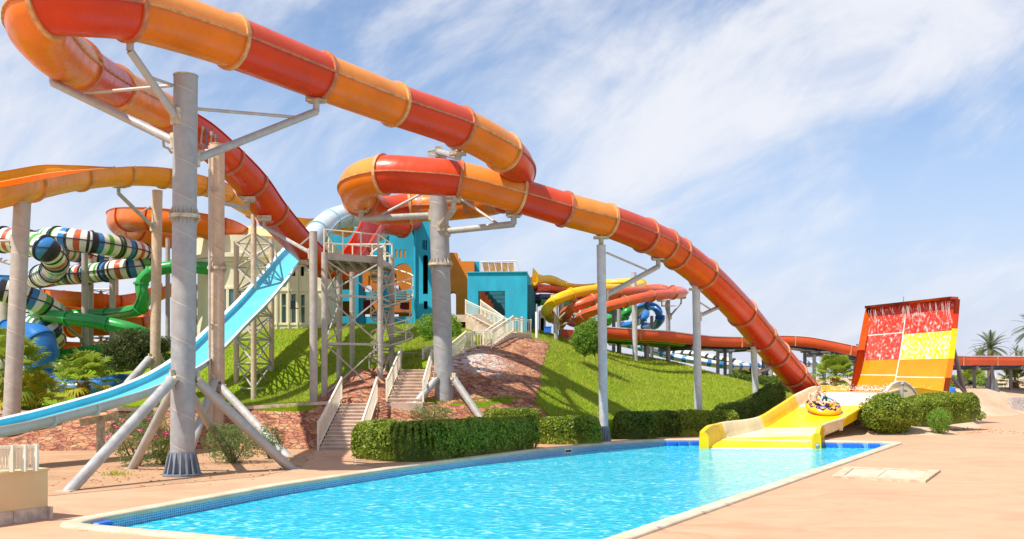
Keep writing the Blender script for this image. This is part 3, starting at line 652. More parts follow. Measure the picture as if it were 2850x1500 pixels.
def sweep(mb, pos, fr, rad, prof, m=0, mf=None):
    rows = [[p+r*(a*k)+u*(b*k) for a, b in prof] for p, (t, r, u), k in zip(pos, fr, rad)]
    mb.grid(rows, m, True, mf); return rows
def slide(name, label, cat, pts, secs, group=None, flange_every=None, step=.28, seam=True, loc=None, seg=28):
    """pts: (px,py,depth,r). secs: list of dict(end=control index, mat, flange mat, prof='tube'|'trough'|...)"""
    C = [(P(a, b, c), r) for a, b, c, r in pts]
    pos, rad, idx = spline(C, step); fr = frames(pos)
    t_ = thing(name, loc or pos[0], label, cat, group)
    i0 = 0
    for q, s in enumerate(secs):
        i1 = idx[s['end']]; mb = MB(); kind = s.get('prof', 'tube'); mats = s['mat'] if isinstance(s['mat'], list) else [s['mat']]
        if kind == 'tube': pf = prof_tube(1, seg)
        elif kind == 'trough': pf = prof_trough(1, s.get('open', 150), .05, 18, .07, s.get('wall', 0))
        else: pf = s['pf']
        ra = rad[i0:i1+1]
        if kind == 'pf': ra = [1]*len(ra)
        fade = s.get('fade')
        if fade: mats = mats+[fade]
        pat = s.get('pattern'); mf = None
        if pat:
            L_ = len(pat); off = i0; mf = lambda a, b, pat=pat, off=off, L_=L_: pat[(a+off) % L_]
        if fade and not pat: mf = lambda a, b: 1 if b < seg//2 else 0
        sweep(mb, pos[i0:i1+1], fr[i0:i1+1], ra, pf, 0, mf)
        if kind == 'tube' and seam:
            for sg in (1, -1):
                rows = []
                for k in range(i0, i1+1):
                    p, (t, r, u), rr = pos[k], fr[k], rad[k]
                    rows.append([p+r*(sg*(rr-.02))+u*.03, p+r*(sg*(rr+.06))+u*.03, p+r*(sg*(rr+.06))-u*.03, p+r*(sg*(rr-.02))-u*.03])
                mb.grid(rows, s.get('seam_m', len(mats)), True)
        sec = mb.build('tube_section' if kind == 'tube' else 'trough_section', mats+[s['fl']], t_, angle=50)
        ends = [i0, i1] if q == 0 else [i1]
        if s.get('sub'): ends = ends+[int(i0+(i1-i0)*k/s['sub']) for k in range(1, s['sub'])]
        for e in ends:
            fl = MB(); p, (t, r, u), rr = pos[e], fr[e], rad[e]; w = .055
            if kind == 'tube':
                big = prof_tube(1+.075/rr, seg); sm = prof_tube(1-.01, seg); rows = []
                for pr, d in ((sm, -w), (big, -w), (big, w), (sm, w)): rows.append([p+t*d+r*(a*rr)+u*(b*rr) for a, b in pr])
                fl.grid(rows, 0, True)
            else:
                if kind == 'pf': base = [(a, b) for a, b in pf[:6]]; g_ = [(a+(.06 if a > 0 else -.06), b-(.06 if b < .05 else 0)) for a, b in base]
                else: base = [(a*rr, b*rr) for a, b in pf[:19+(2 if s.get('wall') else 0)]]; g_ = [(a*(1+.08/max(.3, math.hypot(a, b))), b*(1+.08/max(.3, math.hypot(a, b)))) for a, b in base]
                cr_ = lambda L_, d: [p+t*d+r*a+u*b for a, b in L_]
                fl.grid([cr_(base, -w), cr_(g_, -w), cr_(g_, w), cr_(base, w)], 0)
                for z in (0, -1): fl.quad(cr_(base, -w)[z], cr_(g_, -w)[z], cr_(g_, w)[z], cr_(base, w)[z])
            fl.build('flange', s['fl'], sec, angle=50)
        i0 = i1
    return t_, pos, rad, fr, idx
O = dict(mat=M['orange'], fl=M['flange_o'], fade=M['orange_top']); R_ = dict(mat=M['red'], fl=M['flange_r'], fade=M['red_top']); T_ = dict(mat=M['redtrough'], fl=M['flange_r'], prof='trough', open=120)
main_pts = [(1120, 628, 60, .66), (1052, 618, 58, .66), (1024, 656, 55.5, .66), (996, 702, 53.5, .66), (958, 742, 52, .68), (905, 734, 51, .68), (850, 690, 49.5, .70), (757, 590, 46.5, .74), (697, 508, 44.5, .74), (632, 440, 42.5, .72), (550, 368, 40.3, .72), (457, 310, 38, .66), (317, 241, 33.5, .68), (208, 178, 29.3, .72), (138, 118, 26.8, .73), (103, 62, 25.3, .74), (134, 12, 24.4, .74), (236, 14, 24.6, .74), (354, 26, 25.4, .74),
            (500, 67, 26.8, .72), (645, 116, 28.2, .71), (891, 212, 30.6, .69), (1097, 290, 33.0, .67), (1278, 354, 35.3, .69), (1400, 422, 37.2, .69), (1440, 478, 39.4, .67), (1395, 545, 41.8, .66), (1260, 572, 43.5, .62), (1140, 578, 44.2, .62), (1060, 585, 43.5, .62), (1003, 552, 41.5, .68), (1000, 508, 39.6, .72), (1068, 486, 38.6, .72), (1168, 489, 38.4, .70), (1276, 500, 38.6, .69),
            (1445, 545, 39.3, .66), (1570, 582, 40.2, .66), (1688, 614, 41.3, .66), (1795, 655, 43, .69), (1850, 682, 44, .69), (1886, 706, 44.6, .69), (1958, 762, 46, .69), (2065, 870, 49.3, .70), (2121, 938, 51.2, .70), (2160, 985, 52.6, .70), (2208, 1042, 54.2, .70), (2252, 1096, 55.8, .70)]
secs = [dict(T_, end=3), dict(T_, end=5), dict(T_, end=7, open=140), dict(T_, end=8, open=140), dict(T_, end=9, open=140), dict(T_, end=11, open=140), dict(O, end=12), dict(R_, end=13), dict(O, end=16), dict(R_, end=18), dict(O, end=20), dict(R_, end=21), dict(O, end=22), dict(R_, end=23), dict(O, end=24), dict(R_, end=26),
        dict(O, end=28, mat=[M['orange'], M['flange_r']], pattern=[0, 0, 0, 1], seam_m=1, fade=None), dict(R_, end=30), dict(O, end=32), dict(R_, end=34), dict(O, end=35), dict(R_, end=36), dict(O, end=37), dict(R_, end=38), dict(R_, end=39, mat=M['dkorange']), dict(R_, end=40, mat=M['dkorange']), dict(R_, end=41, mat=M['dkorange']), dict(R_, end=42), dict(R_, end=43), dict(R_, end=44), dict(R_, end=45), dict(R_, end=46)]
ms, mpos, mrad, mfr, midx = slide('tube_slide', 'giant orange and red enclosed tube slide sweeping across the whole sky on grey columns', 'water slide', main_pts, secs, seg=36, loc=G(1235, 1150))
# water jet pipes at the crest
for k, (jx, jy) in enumerate(((559, 375), (572, 382), (585, 389), (598, 397))):
    mb = MB(); a = P(jx+4, jy-20, 39.4); b = P(jx, jy+24, 39.4); mb.cyl(b, a, .035, seg=8); mb.cyl(a-V(0, 0, .12), a+V(0, 0, .04), .065, seg=8); mb.cyl(b, b+V(.2, .1, -.07), .035, seg=8); mb.build('jet_pipe', M['darksteel'] if k % 2 else M['galv2'], ms)
mb = MB(); mb.tube([P(453, 382, 37.5), P(456, 408, 37.5), P(470, 414, 37.5), P(476, 424, 37.6), P(500, 428, 38), P(585, 428, 39.4)], .05, 6); mb.build('feed_pipe', M['rod'], ms)

# blue flume running down to the lower left
bl_pts = [(1060, 642, 63, .62), (1010, 608, 61.5, .62), (960, 600, 60, .62), (918, 615, 58.5, .62), (882, 648, 56.5, .62), (848, 692, 53.5, .62), (818, 722, 51, 1), (760, 794, 47.5, 1), (700, 864, 44.5, 1), (629, 934, 41.6, 1), (560, 1002, 38.8, 1), (480, 1058, 36.2, 1), (360, 1111, 33.8, 1), (230, 1151, 31.8, 1), (110, 1184, 30.3, 1), (0, 1210, 29, 1), (-160, 1240, 27.5, 1)]
fpf = prof_flume(1.35, .32)
B_ = dict(mat=M['aqua'], fl=M['paleblue']); Fl = dict(mat=[M['paleblue'], M['aqua'], M['lip']], fl=M['paleblue'], prof='pf', pf=fpf)
blt, bpos, brad, bfr, bidx = slide('flume_slide', 'light blue slide, tube at its top, open flume running to the lower left', 'water slide', bl_pts, [dict(B_, end=2, mat=M['paletube']), dict(B_, end=3, mat=M['paletube']), dict(B_, end=4, mat=M['paletube']), dict(B_, end=5, mat=M['paletube'])]+[dict(Fl, end=e) for e in (7, 8, 10, 11, 13, 14, 16)], loc=G(260, 1270))
for o in blt.children:                                   # inside of the flume aqua, lips white
    me = o.data
    if len(me.materials) >= 3 and o.name.startswith('trough'):
        nP = len(fpf)
        for p in me.polygons:
            b = p.index % nP
            p.material_index = 1 if 8 <= b <= 12 else (2 if b in (5, 6, 7, 13, 14, 15) else 0)
for px, Yd in ((280, 32.6),):
    a = P(px, 1168, Yd); g = V(a.x, a.y, .0); mb = MB(); mb.cyl(g-V(0, 0, .1), a, .13, seg=10); mb.bar(a+V(-.6, -.1, -.1), a+V(.5, .1, .12), .2, .22); mb.build('support', M['bracket'], blt)

# amber flume across the upper left
am = dict(mat=M['amber'], fl=M['flange_o'], prof='trough', open=170, wall=.35)
slide('open_flume', 'amber open flume arching over the striped tubes at the upper left', 'water slide', [(-110, 556, 34, .56), (-10, 537, 36, .56), (85, 517, 38.5, .56), (221, 492, 43, .56), (347, 482, 46, .56), (453, 488, 48, .56), (553, 510, 50.5, .56), (627, 535, 53, .56), (705, 578, 56, .56), (760, 608, 58, .56), (827, 622, 60, .56), (900, 622, 62, .6), (960, 630, 64, .6)],
      [dict(am, end=e) for e in (2, 3, 4, 5, 6, 7, 8, 9, 12)], loc=G(90, 1190))
slide('open_flume', 'amber flume strip seen edge on behind the arching one at the far left', 'water slide', [(-140, 516, 43, .5), (0, 496, 44.5, .5), (110, 480, 45.5, .5), (215, 478, 46, .45), (300, 478, 47.4, .4)], [dict(am, end=4, fl=M['flange_o'])], loc=P(0, 1100, 46))
tg = dict(mat=M['tango'], fl=M['dkorange'], prof='trough', open=150, wall=.3)
slide('spiral_slide', 'orange spiral trough circling high behind the sand coloured columns', 'water slide', [(700, 690, 66, .8), (660, 660, 62, .8), (600, 632, 59, .8), (520, 616, 58, .8), (430, 606, 58, .8), (360, 604, 60, .8), (335, 618, 63, .8), (372, 640, 66, .8), (450, 655, 68, .8), (560, 668, 69, .8), (640, 680, 68, .8), (662, 712, 65, .8), (610, 722, 62, .8), (540, 720, 62, .8)], [dict(tg, end=e) for e in (2, 4, 5, 7, 9, 11, 13)], loc=P(470, 1100, 62))
slide('spiral_slide', 'orange spiral trough winding low behind the green tube and lattice posts', 'water slide', [(470, 800, 72, .62), (400, 828, 70, .62), (320, 838, 67, .62), (220, 830, 65, .62), (150, 822, 66, .62), (122, 832, 69, .62), (160, 850, 72, .62), (260, 862, 73, .62), (360, 870, 72, .62), (408, 880, 69, .62), (380, 898, 66, .62), (300, 906, 65, .62), (200, 910, 65, .62), (150, 920, 67, .62), (150, 960, 69, .62), (240, 968, 70, .62), (330, 962, 70, .62)], [dict(tg, end=e) for e in (2, 4, 6, 8, 10, 12, 14, 16)], loc=P(250, 1080, 68))
pat = [0]*3+[2]*2+[0]*2+[4]*2+[1]*2+[0]+[1]+[0]*2+[3]*2+[0]*2+[1]+[4]*2+[0]*2+[2]*2+[1]
mc = dict(mat=[M['white'], M['black'], M['stripe_g'], M['stripe_r'], M['stripe_b']], fl=M['dark'], pattern=pat, seam_m=1)
slide('striped_tube', 'upper white tube slide with green, red, blue and black stripes, coiling at the far left', 'water slide', [(-60, 660, 55, .66), (10, 667, 54.5, .66), (80, 677, 54, .66), (130, 694, 53.2, .66), (153, 722, 54.4, .64), (146, 752, 57, .62), (116, 768, 60, .62), (100, 772, 62.8, .62), (140, 769, 64.6, .61), (240, 762, 63.6, .61), (320, 752, 62, .6), (388, 742, 62, .6), (412, 722, 63, .6), (390, 702, 62, .6), (330, 688, 60.5, .62), (240, 672, 59, .62), (160, 662, 59, .62), (118, 668, 61, .6), (130, 690, 64, .6), (220, 706, 67, .6), (300, 720, 68, .6), (380, 716, 69, .6)], [dict(mc, end=e, sub=2) for e in (2, 4, 6, 9, 11, 14, 16, 18, 21)], loc=P(120, 1100, 56), step=.13)
slide('striped_tube', 'lower striped tube slide dropping behind the fan palms at the far left', 'water slide', [(-60, 790, 55, .62), (0, 806, 55, .62), (60, 822, 55.5, .62), (110, 842, 56, .62), (150, 872, 57, .62), (140, 900, 60, .6), (96, 898, 63, .6), (70, 888, 62, .6), (80, 900, 59, .6), (110, 910, 57.5, .6), (142, 926, 56.5, .6), (150, 950, 57.5, .6), (120, 968, 60, .6)], [dict(mc, end=e) for e in (2, 4, 6, 8, 10, 12)], loc=P(90, 1100, 57), step=.13)
gg = dict(mat=M['green'], fl=M['green'])
slide('green_tube', 'glossy green tube slide bending down past the slim sand column and lattice posts', 'water slide', [(760, 790, 66, .36), (700, 775, 63, .36), (640, 760, 60, .36), (560, 745, 58.5, .36), (480, 743, 58, .36), (420, 758, 58, .36), (393, 790, 58, .36), (400, 830, 58, .36), (392, 856, 58.5, .36), (355, 868, 60, .36), (300, 874, 62, .36), (200, 878, 63, .36), (120, 872, 61, .36), (100, 876, 58.5, .36), (130, 878, 56.5, .36), (190, 886, 55.5, .36), (300, 901, 55, .36), (370, 918, 55, .36), (420, 940, 56, .36), (420, 962, 58, .36), (330, 968, 60, .36), (200, 985, 60, .36), (120, 1000, 60, .36)], [dict(gg, end=e) for e in (2, 4, 5, 6, 8, 10, 12, 14, 15, 16, 18, 20, 22)], loc=P(390, 1080, 58))
bb = dict(mat=M['blue'], fl=M['blue'])
slide('blue_flume', 'blue open flume passing behind the leftmost column', 'water slide', [(-40, 772, 66, .5), (50, 777, 66, .5), (110, 780, 66, .5), (180, 768, 67, .5), (250, 734, 69, .5), (310, 724, 70, .5), (380, 700, 72, .5)], [dict(bb, end=e, prof='trough', open=170, wall=.25) for e in (1, 2, 4, 6)], loc=P(50, 1100, 66))
slide('blue_tube', 'dark blue tube slide curling to the ground behind the fan palms', 'water slide', [(20, 918, 54, .5), (70, 928, 53, .6), (112, 946, 52, .7), (122, 982, 52, .75), (108, 1020, 52, .7), (130, 1062, 52, .55), (190, 1084, 51.5, .5), (260, 1080, 51.5, .48), (320, 1068, 52, .48), (380, 1066, 54, .48)], [dict(bb, end=e) for e in (2, 4, 6, 9)], loc=P(120, 1100, 52))

# ---- slides beyond the hill on the right
yt = dict(mat=M['yelltube'], fl=M['yelltube']); rt = dict(mat=M['redtube'], fl=M['flange_r'])
slide('yellow_tube', 'yellow slide leaving the blue cube and looping back as a tube above the orange ones', 'water slide', [(1482, 778, 64.5, .34), (1520, 774, 66, .34), (1562, 790, 68, .34), (1612, 795, 70, .3), (1680, 790, 71, .3), (1760, 786, 70, .3), (1785, 792, 67, .3), (1752, 802, 64, .3), (1664, 806, 60.5, .3), (1590, 818, 59, .3), (1545, 836, 58.5, .3), (1524, 858, 59.5, .3), (1534, 882, 62, .3), (1560, 898, 64, .3)], [dict(yt, end=2, prof='trough', open=150, wall=.2), dict(yt, end=4, prof='trough', open=150), dict(yt, end=6), dict(yt, end=7), dict(yt, end=8), dict(yt, end=9), dict(yt, end=10), dict(yt, end=12), dict(yt, end=13)], loc=P(1540, 950, 60))
slide('orange_tube', 'upper orange tube slide coiling between the yellow one and its lower twin', 'water slide', [(1480, 792, 65, .28), (1540, 800, 67, .28), (1640, 812, 70, .28), (1760, 806, 71, .28), (1835, 802, 69, .28), (1850, 810, 66, .28), (1800, 810, 63, .28), (1718, 816, 60, .28), (1650, 834, 59, .28), (1600, 854, 59, .28), (1574, 874, 61, .28), (1590, 896, 64, .28), (1650, 906, 68, .28)], [dict(rt, end=2, prof='trough'), dict(rt, end=5), dict(rt, end=6), dict(rt, end=7), dict(rt, end=8), dict(rt, end=9), dict(rt, end=10), dict(rt, end=12)], loc=P(1600, 950, 60))
slide('orange_tube', 'lowest orange tube slide, its end bend hanging from the pole nearest the big red tube', 'water slide', [(1660, 826, 72, .28), (1780, 818, 72, .28), (1872, 808, 69, .28), (1902, 814, 65, .28), (1872, 818, 61.5, .28), (1812, 824, 59, .28), (1740, 840, 57.5, .28), (1668, 860, 57, .28), (1630, 876, 58, .28), (1612, 892, 60, .28), (1640, 910, 63, .28)], [dict(rt, end=2), dict(rt, end=4), dict(rt, end=5), dict(rt, end=6), dict(rt, end=7), dict(rt, end=8), dict(rt, end=10)], loc=P(1700, 985, 60))
mb = MB(); a, b, c, d = P(1481, 780, 64.8), P(1484, 745, 64.8), P(1500, 763, 65.3), P(1530, 772, 66.2); mb.poly([a, b, c, d, d-V(0, 0, .3)]); mb.poly([q+V(-.02, .1, 0) for q in (a, b, c, d, d-V(0, 0, .3))]); mb.build('start_fin', M['yelltube'], bpy.data.objects['yellow_tube'], smooth=False)
for nm, lb, mt, dy in (('red_lane', 'red slide lane directly under the yellow one beside the blue cube', M['redtrough'], 0), ('navy_lane', 'navy slide lane below the red lane beside the blue cube', M['navy'], 20), ('green_lane', 'green slide lane lowest of the lanes beside the blue cube', M['green'], 35)):
    slide(nm, lb, 'water slide', [(1484+dy*.35, 802+dy, 65+dy*.03, .3), (1530, 803+dy, 67, .3), (1580, 812+dy*.9, 69, .3), (1650, 830+dy*.8, 72, .3), (1720, 842+dy*.7, 75, .3)], [dict(mat=mt, fl=mt, prof='trough', end=2), dict(mat=mt, fl=mt, prof='trough', end=4)], loc=P(1500, 950, 66))
slide('blue_tube', 'blue tube slide hooking over behind the hill right of the orange coils', 'water slide', [(1735, 908, 78, .28), (1768, 900, 77, .28), (1772, 876, 75.5, .28), (1782, 857, 74, .28), (1806, 850, 72.5, .28), (1830, 862, 71.5, .28), (1837, 884, 71.5, .28), (1828, 903, 72.5, .28), (1796, 910, 75, .28)], [dict(bb, end=e) for e in (2, 4, 6, 8)], loc=P(1800, 1005, 72))
slide('blue_tube', 'smaller blue tube bend tucked inside the blue hook behind the hill', 'water slide', [(1725, 908, 79, .25), (1770, 900, 78, .25), (1792, 886, 77.5, .25), (1797, 870, 78.5, .25), (1786, 858, 81, .25)], [dict(bb, end=2), dict(bb, end=4)], loc=P(1760, 1005, 76))
slide('green_tube', 'short green tube bend between the poles behind the hill', 'water slide', [(1690, 892, 76, .34), (1712, 884, 75, .34), (1738, 878, 74, .34), (1748, 862, 74, .34), (1740, 848, 76, .34)], [dict(gg, end=2), dict(gg, end=4)], loc=P(1720, 1005, 75))
# multi-lane racer: one wide bed of lanes with an orange-red front wall
rc = [(1640, 918, 62.5), (1690, 922, 63), (1780, 928, 63.5), (1870, 934, 64.5), (1930, 942, 65.2), (1990, 947, 66), (2080, 948, 67), (2160, 944, 68), (2240, 947, 68), (2310, 959, 68), (2405, 978, 68.5), (2520, 992, 70.5), (2650, 1000, 73), (2760, 1001, 75), (2900, 1002, 77), (3050, 1004, 79)]
C = [(P(*c), 1) for c in rc]; rp, rr_, ri = spline(C, .5); rf = frames(rp)
rac = thing('racer_slide', P(2100, 1080, 67), 'long red multi-lane racing slide curving behind the tall splash wall', 'water slide')
near = 1
LW = 3.6
def racer_part(name, prof, mat, i0=0, i1=None, mf=None):
    mb = MB(); i1 = i1 or len(rp); sweep(mb, rp[i0:i1], rf[i0:i1], [1]*(i1-i0), prof, 0, mf); return mb.build(name, mat, rac, angle=50)
racer_part('front_wall', [(.0, .22), (.10, .22), (.16, .0), (.12, -.28), (.0, -.42), (-.06, -.38), (.04, -.26), (.07, -.02), (.0, .16)], [M['redtube']])
racer_part('rim', [(-.06, .23), (.14, .23), (.14, .28), (-.06, .28)], [M['lip']])
lanes = []
for k in range(4):
    x0 = -.06-k*.9; lanes += [(x0, -.36), (x0-.12, -.46), (x0-.45, -.52), (x0-.78, -.46)]
lanes += [(-3.7, -.36)]; racer_part('lane_bed', lanes+[(a, b-.06) for a, b in lanes[::-1]], [M['navy']])
racer_part('rear_wall', [(-3.7, -.42), (-3.64, -.42), (-3.64, .2), (-3.7, .2)], [M['redtube']])
racer_part('green_lane', [(.02, -.46), (-.5, -.62), (-.55, -.56), (0, -.42)], [M['green']], 0, ri[4]); racer_part('yellow_lane', [(.06, -.42), (-.2, -.54), (-.2, -.5), (0, -.4)], [M['yelltube']], 0, ri[4])
for k in range(ri[2], len(rp), 7):
    fl = MB(); p, (t, r, u) = rp[k], rf[k]; fl.obox(p+r*.11-u*.1, t*.06, r*.12, u*.66); fl.build('joint_rib', M['flange_o'], rac)
mb = MB()
for k in range(ri[4], len(rp), 9):
    mb = MB(); p, (t, r, u) = rp[k], rf[k]; mb.bar(p+r*.1-u*.58, p-r*3.7-u*.66, .24, .2, up=t); mb.build('cross_beam', M['darksteel'], rac)
for px, Yd, dx in ((1998, 66.3, .2), (2018, 68.5, .5), (2033, 66.5, 0), (2240, 68.8, 2.2), (2266, 68.2, 1.2), (2294, 68, 0), (2380, 69.5, 1), (2668, 75.2, 1.2), (2712, 75.4, 1.2), (2760, 75.2, 0), (2813, 77.5, 1.2)):
    top = P(px, 978 if px < 2100 else (982 if px < 2330 else 1018), Yd); z0 = min(terr(top.x, top.y), 1.4) if px < 2300 else (.0 if px < 2500 else P(px, 1085, Yd).z)
    z0 = max(z0, -.1) if px < 2500 else z0
    b = V(top.x, top.y, z0-.1); mb = MB(); mb.obox((b+top)/2, V(.2, 0, 0), V(0, .16, 0), V(0, 0, top.z-b.z))
    mb.obox(top+V(0, 0, .06), V(.5, 0, 0), V(0, .3, 0), V(0, 0, .12))
    if px == 2760: mb.poly([b+V(-.6, 0, 0), b+V(.6, 0, 0), b+V(.15, 0, 1.3), b+V(-.15, 0, 1.3)])
    mb.build('post', M['darksteel'], rac, smooth=False)
# low striped tubes beyond the hill
for nm, lb, cs, pts in (('striped_tube', 'blue and white striped tube low behind the crest of the right hill', [M['white'], M['stripe_b']], [(1700, 950, 78, .26), (1760, 962, 77, .26), (1820, 978, 76, .26), (1870, 992, 75, .26), (1935, 1004, 74, .26), (2010, 1016, 74, .26), (2080, 1020, 75, .26), (2200, 1012, 77, .26), (2320, 1016, 80, .26)]), ('striped_tube', 'black and white striped tube low behind the crest of the right hill', [M['white'], M['black']], [(1860, 984, 82, .26), (1930, 986, 80, .26), (1990, 998, 78, .26), (2040, 1008, 76.5, .26), (2100, 1030, 75, .26), (2160, 1048, 75, .26), (2260, 1056, 77, .26)])):
    slide(nm, lb, 'water slide', pts, [dict(mat=cs, fl=M['grey'], pattern=[0, 0, 1], seam_m=1, end=len(pts)//2), dict(mat=cs, fl=M['grey'], pattern=[0, 0, 1], seam_m=1, end=len(pts)-1)], loc=P(1950, 1090, 76))

# =====================================================================  COLUMNS
def column(base, top, r, label, mat=None, rings=(), struts=(), arms=(), skirt=False, cap=True, group='steel columns that carry the slides', seg=20, ties=()):
    mat = mat or M['galv']; t_ = thing('support_column', base, label, 'column', group)
    mb = MB(); mb.cyl(base-V(0, 0, .15), top, r, r*.985, seg)
    sh = mb.build('shaft', mat, t_)
    if cap:
        mb = MB(); mb.cyl(top-V(0, 0, .0), top+V(0, 0, .03), r*1.03, seg=seg); mb.build('cap', M['bracket'], t_)
    ax = (top-base); 
    for z in rings:
        c = base+ax*((z-base.z)/(top.z-base.z)); mb = MB(); mb.cyl(c-V(0, 0, .05), c+V(0, 0, .05), r*1.28, seg=seg+4)
        for k in range(18):
            a = 2*math.pi*k/18; d = V(math.cos(a), math.sin(a), 0); mb.poly([c+d*r*.98+V(0, 0, .05), c+d*r*1.25+V(0, 0, .05), c+d*r*.98+V(0, 0, .26)]); mb.poly([c+d*r*.98-V(0, 0, .05), c+d*r*1.25-V(0, 0, .05), c+d*r*.98-V(0, 0, .22)])
        mb.build('flange_ring', M['bracket'], t_)
    if skirt:
        mb = MB(); mb.cyl(base, base+V(0, 0, .05), r*1.62, seg=24); mb.cyl(base+V(0, 0, .0), base+V(0, 0, .62), r*1.06, seg=24)
        for k in range(16):
            a = 2*math.pi*(k+.5)/16; d = V(math.cos(a), math.sin(a), 0); s = V(-d.y, d.x, 0)*.02
            q = [base+d*r, base+d*r*1.58, base+d*r*1.52+V(0, 0, .06), base+d*r*1.12+V(0, 0, .6), base+d*r+V(0, 0, .6)]
            mb.poly([p+s for p in q]); mb.poly([p-s for p in q[::-1]])
            for i in range(5): mb.quad(q[i]-s, q[(i+1) % 5]-s, q[(i+1) % 5]+s, q[i]+s)
        mb.build('base_plate', M['plate'], t_, smooth=False)
    for (a, z, rs) in struts:
        c = V(base.x, base.y, z); d = V(a.x-c.x, a.y-c.y, 0).normalized(); b = c+d*(r+.08); mb = MB(); mb.cyl(a-V(0, 0, .12)+ (a-b).normalized()*.1, b, rs, seg=14); s_ = mb.build('strut', M['strut'], t_)
        mb = MB(); mb.cyl(b-V(d.y, -d.x, 0)*rs*1.2+V(0, 0, .05), b+V(d.y, -d.x, 0)*rs*1.2+V(0, 0, .05), .07, seg=8); mb.obox(c+d*(r+.02)+V(0, 0, .02), d*.28, V(-d.y, d.x, 0)*.05, V(0, 0, .5)); mb.obox(a+V(0, 0, -.02), V(rs*2.8, 0, 0), V(0, rs*2.8, 0), V(0, 0, .06)); mb.build('pin_bracket', M['bracket'], s_, smooth=False)
    for arm in arms:
        z, e, rs = arm[:3]; c = V(base.x, base.y, z)+V(ax.x, ax.y, 0)*((z-base.z)/ax.z); d = V(e.x-c.x, e.y-c.y, 0).normalized(); b = c+d*r
        mb = MB(); tip = e-V(0, 0, .3); mb.cyl(b, tip, rs, seg=12); mb.cyl(tip, e, rs*.9, seg=10); a_ = mb.build('arm', M['strut'], t_)
        mb = MB(); mb.obox(e, V(.5, 0, 0), V(0, .35, 0), V(0, 0, .07)); mb.obox(e+V(0, 0, .1), V(.62, 0, 0), V(0, .1, 0), V(0, 0, .2)); mb.obox(b, d*.1, V(-d.y, d.x, 0)*.3, V(0, 0, .42)); mb.build('saddle', M['bracket'], a_, smooth=False)
        if len(arm) > 3:
            zt, f = arm[3]; ct = V(base.x, base.y, zt)+d*r; mb = MB(); mb.cyl(ct, b.lerp(tip, f), rs*.42, seg=8); mb.build('tie_rod', M['rod'], a_)
    return t_
def colpx(bx, by, tx, ty, Yd, r, *a, **k): return column(P(bx, by, Yd), P(tx, ty, Yd), r, *a, **k)
C1 = column(G(507, 1322), P(517, 212, 27.0), .315, 'tallest and nearest grey column with slanting struts, by the pink flowers', rings=[P(0, 606, 27.2).z], skirt=True,
       struts=[(G(180, 1366), P(0, 1058, 27).z, .135), (G(820, 1304), P(0, 1060, 27).z, .135), (G(362, 1303), P(0, 1075, 27).z, .125), (G(640, 1262), P(0, 1075, 27).z, .125)],
       arms=[(P(0, 392, 27).z, P(148, 200, 28.2), .115, (P(0, 234, 27).z, .8)), (P(0, 330, 27).z, P(362, 108, 25.6), .10, (P(0, 243, 27).z, .62)), (P(0, 438, 27).z, P(880, 282, 30.5), .11, (P(0, 294, 27).z, .86))])
C2 = column(G(604, 1243), P(604, 403, 38), .275, 'sand coloured column close behind the tallest grey column', M['tan'], rings=[P(0, 746, 38).z], struts=[(G(806, 1268), P(0, 1078, 38).z, .15), (G(520, 1266), P(0, 1062, 38).z, .15)], arms=[(P(0, 420, 38).z, P(500, 400, 39.2), .1), (P(0, 560, 38).z, P(690, 560, 44), .08)])
C2b = MB(); a = V(P(583, 1240, 37.6).x, 37.6, 0); C2b.cyl(a, V(a.x, a.y, P(0, 415, 37.6).z), .045, seg=8)
for zc in (2, 4.5, 7, 9.5): C2b.obox(V(a.x+.12, a.y+.1, zc), V(.35, 0, 0), V(0, .05, 0), V(0, 0, .05))
C2b.build('conduit', M['rod'], C2)
C3 = colpx(430, 1142, 438, 532, 48, .236, 'slim sand coloured column under the crown of the amber flume', M['tan'], arms=[(P(0, 632, 48).z, P(330, 520, 46.2), .09, (P(0, 577, 48).z, .4))], struts=[(P(310, 1112, 45.5), P(0, 1000, 48).z, .2), (P(476, 1040, 50), P(0, 990, 48).z, .18)])
C4 = colpx(30, 1192, 62, 566, 37, .30, 'weathered leftmost column, in front of the striped tubes', M['galv2'], arms=[(P(0, 735, 37).z, P(-40, 690, 40), .09), (P(0, 668, 37).z, P(-60, 650, 38), .05)])
C5 = column(P(1238, 1150, 41.3), P(1217, 424, 41.3), .385, 'thick grey column under the double loop, rising behind the long hedge', rings=[P(0, 736, 41.3).z], struts=[(P(1100, 1182, 39.8), P(0, 1058, 41.3).z, .15), (P(1356, 1182, 40.2), P(0, 1056, 41.3).z, .15)],
       arms=[(P(0, 428, 41.3).z, P(1276, 414, 36.4), .12), (P(0, 600, 41.3).z, P(1005, 588, 41), .13, (P(0, 520, 41.3).z, .8)), (P(0, 645, 41.3).z, P(1430, 602, 39.6), .13, (P(0, 540, 41.3).z, .8)), (P(0, 632, 41.3).z, P(1262, 560, 38.4), .12)])
C6 = column(G(1681, 1229), P(1673, 684, 41.2), .185, 'pale pole nearest the pool edge, between the clipped hedges', M['pale'], skirt=True, arms=[(P(0, 822, 41).z, P(1832, 722, 43.8), .11, (P(0, 703, 41).z, .83))])
C7 = colpx(1944, 1158, 1937, 792, 46, .178, 'pale pole on the lawn left of the steep red tube end', M['pale'], arms=[(P(0, 880, 46).z, P(2006, 834, 48), .09, (P(0, 842, 46).z, .6))])
C8 = colpx(2105, 1119, 2097, 966, 51, .155, 'short pale pole under the steep red tube end', M['pale'], arms=[(P(0, 1036, 51).z, P(2146, 1006, 52.6), .09)])
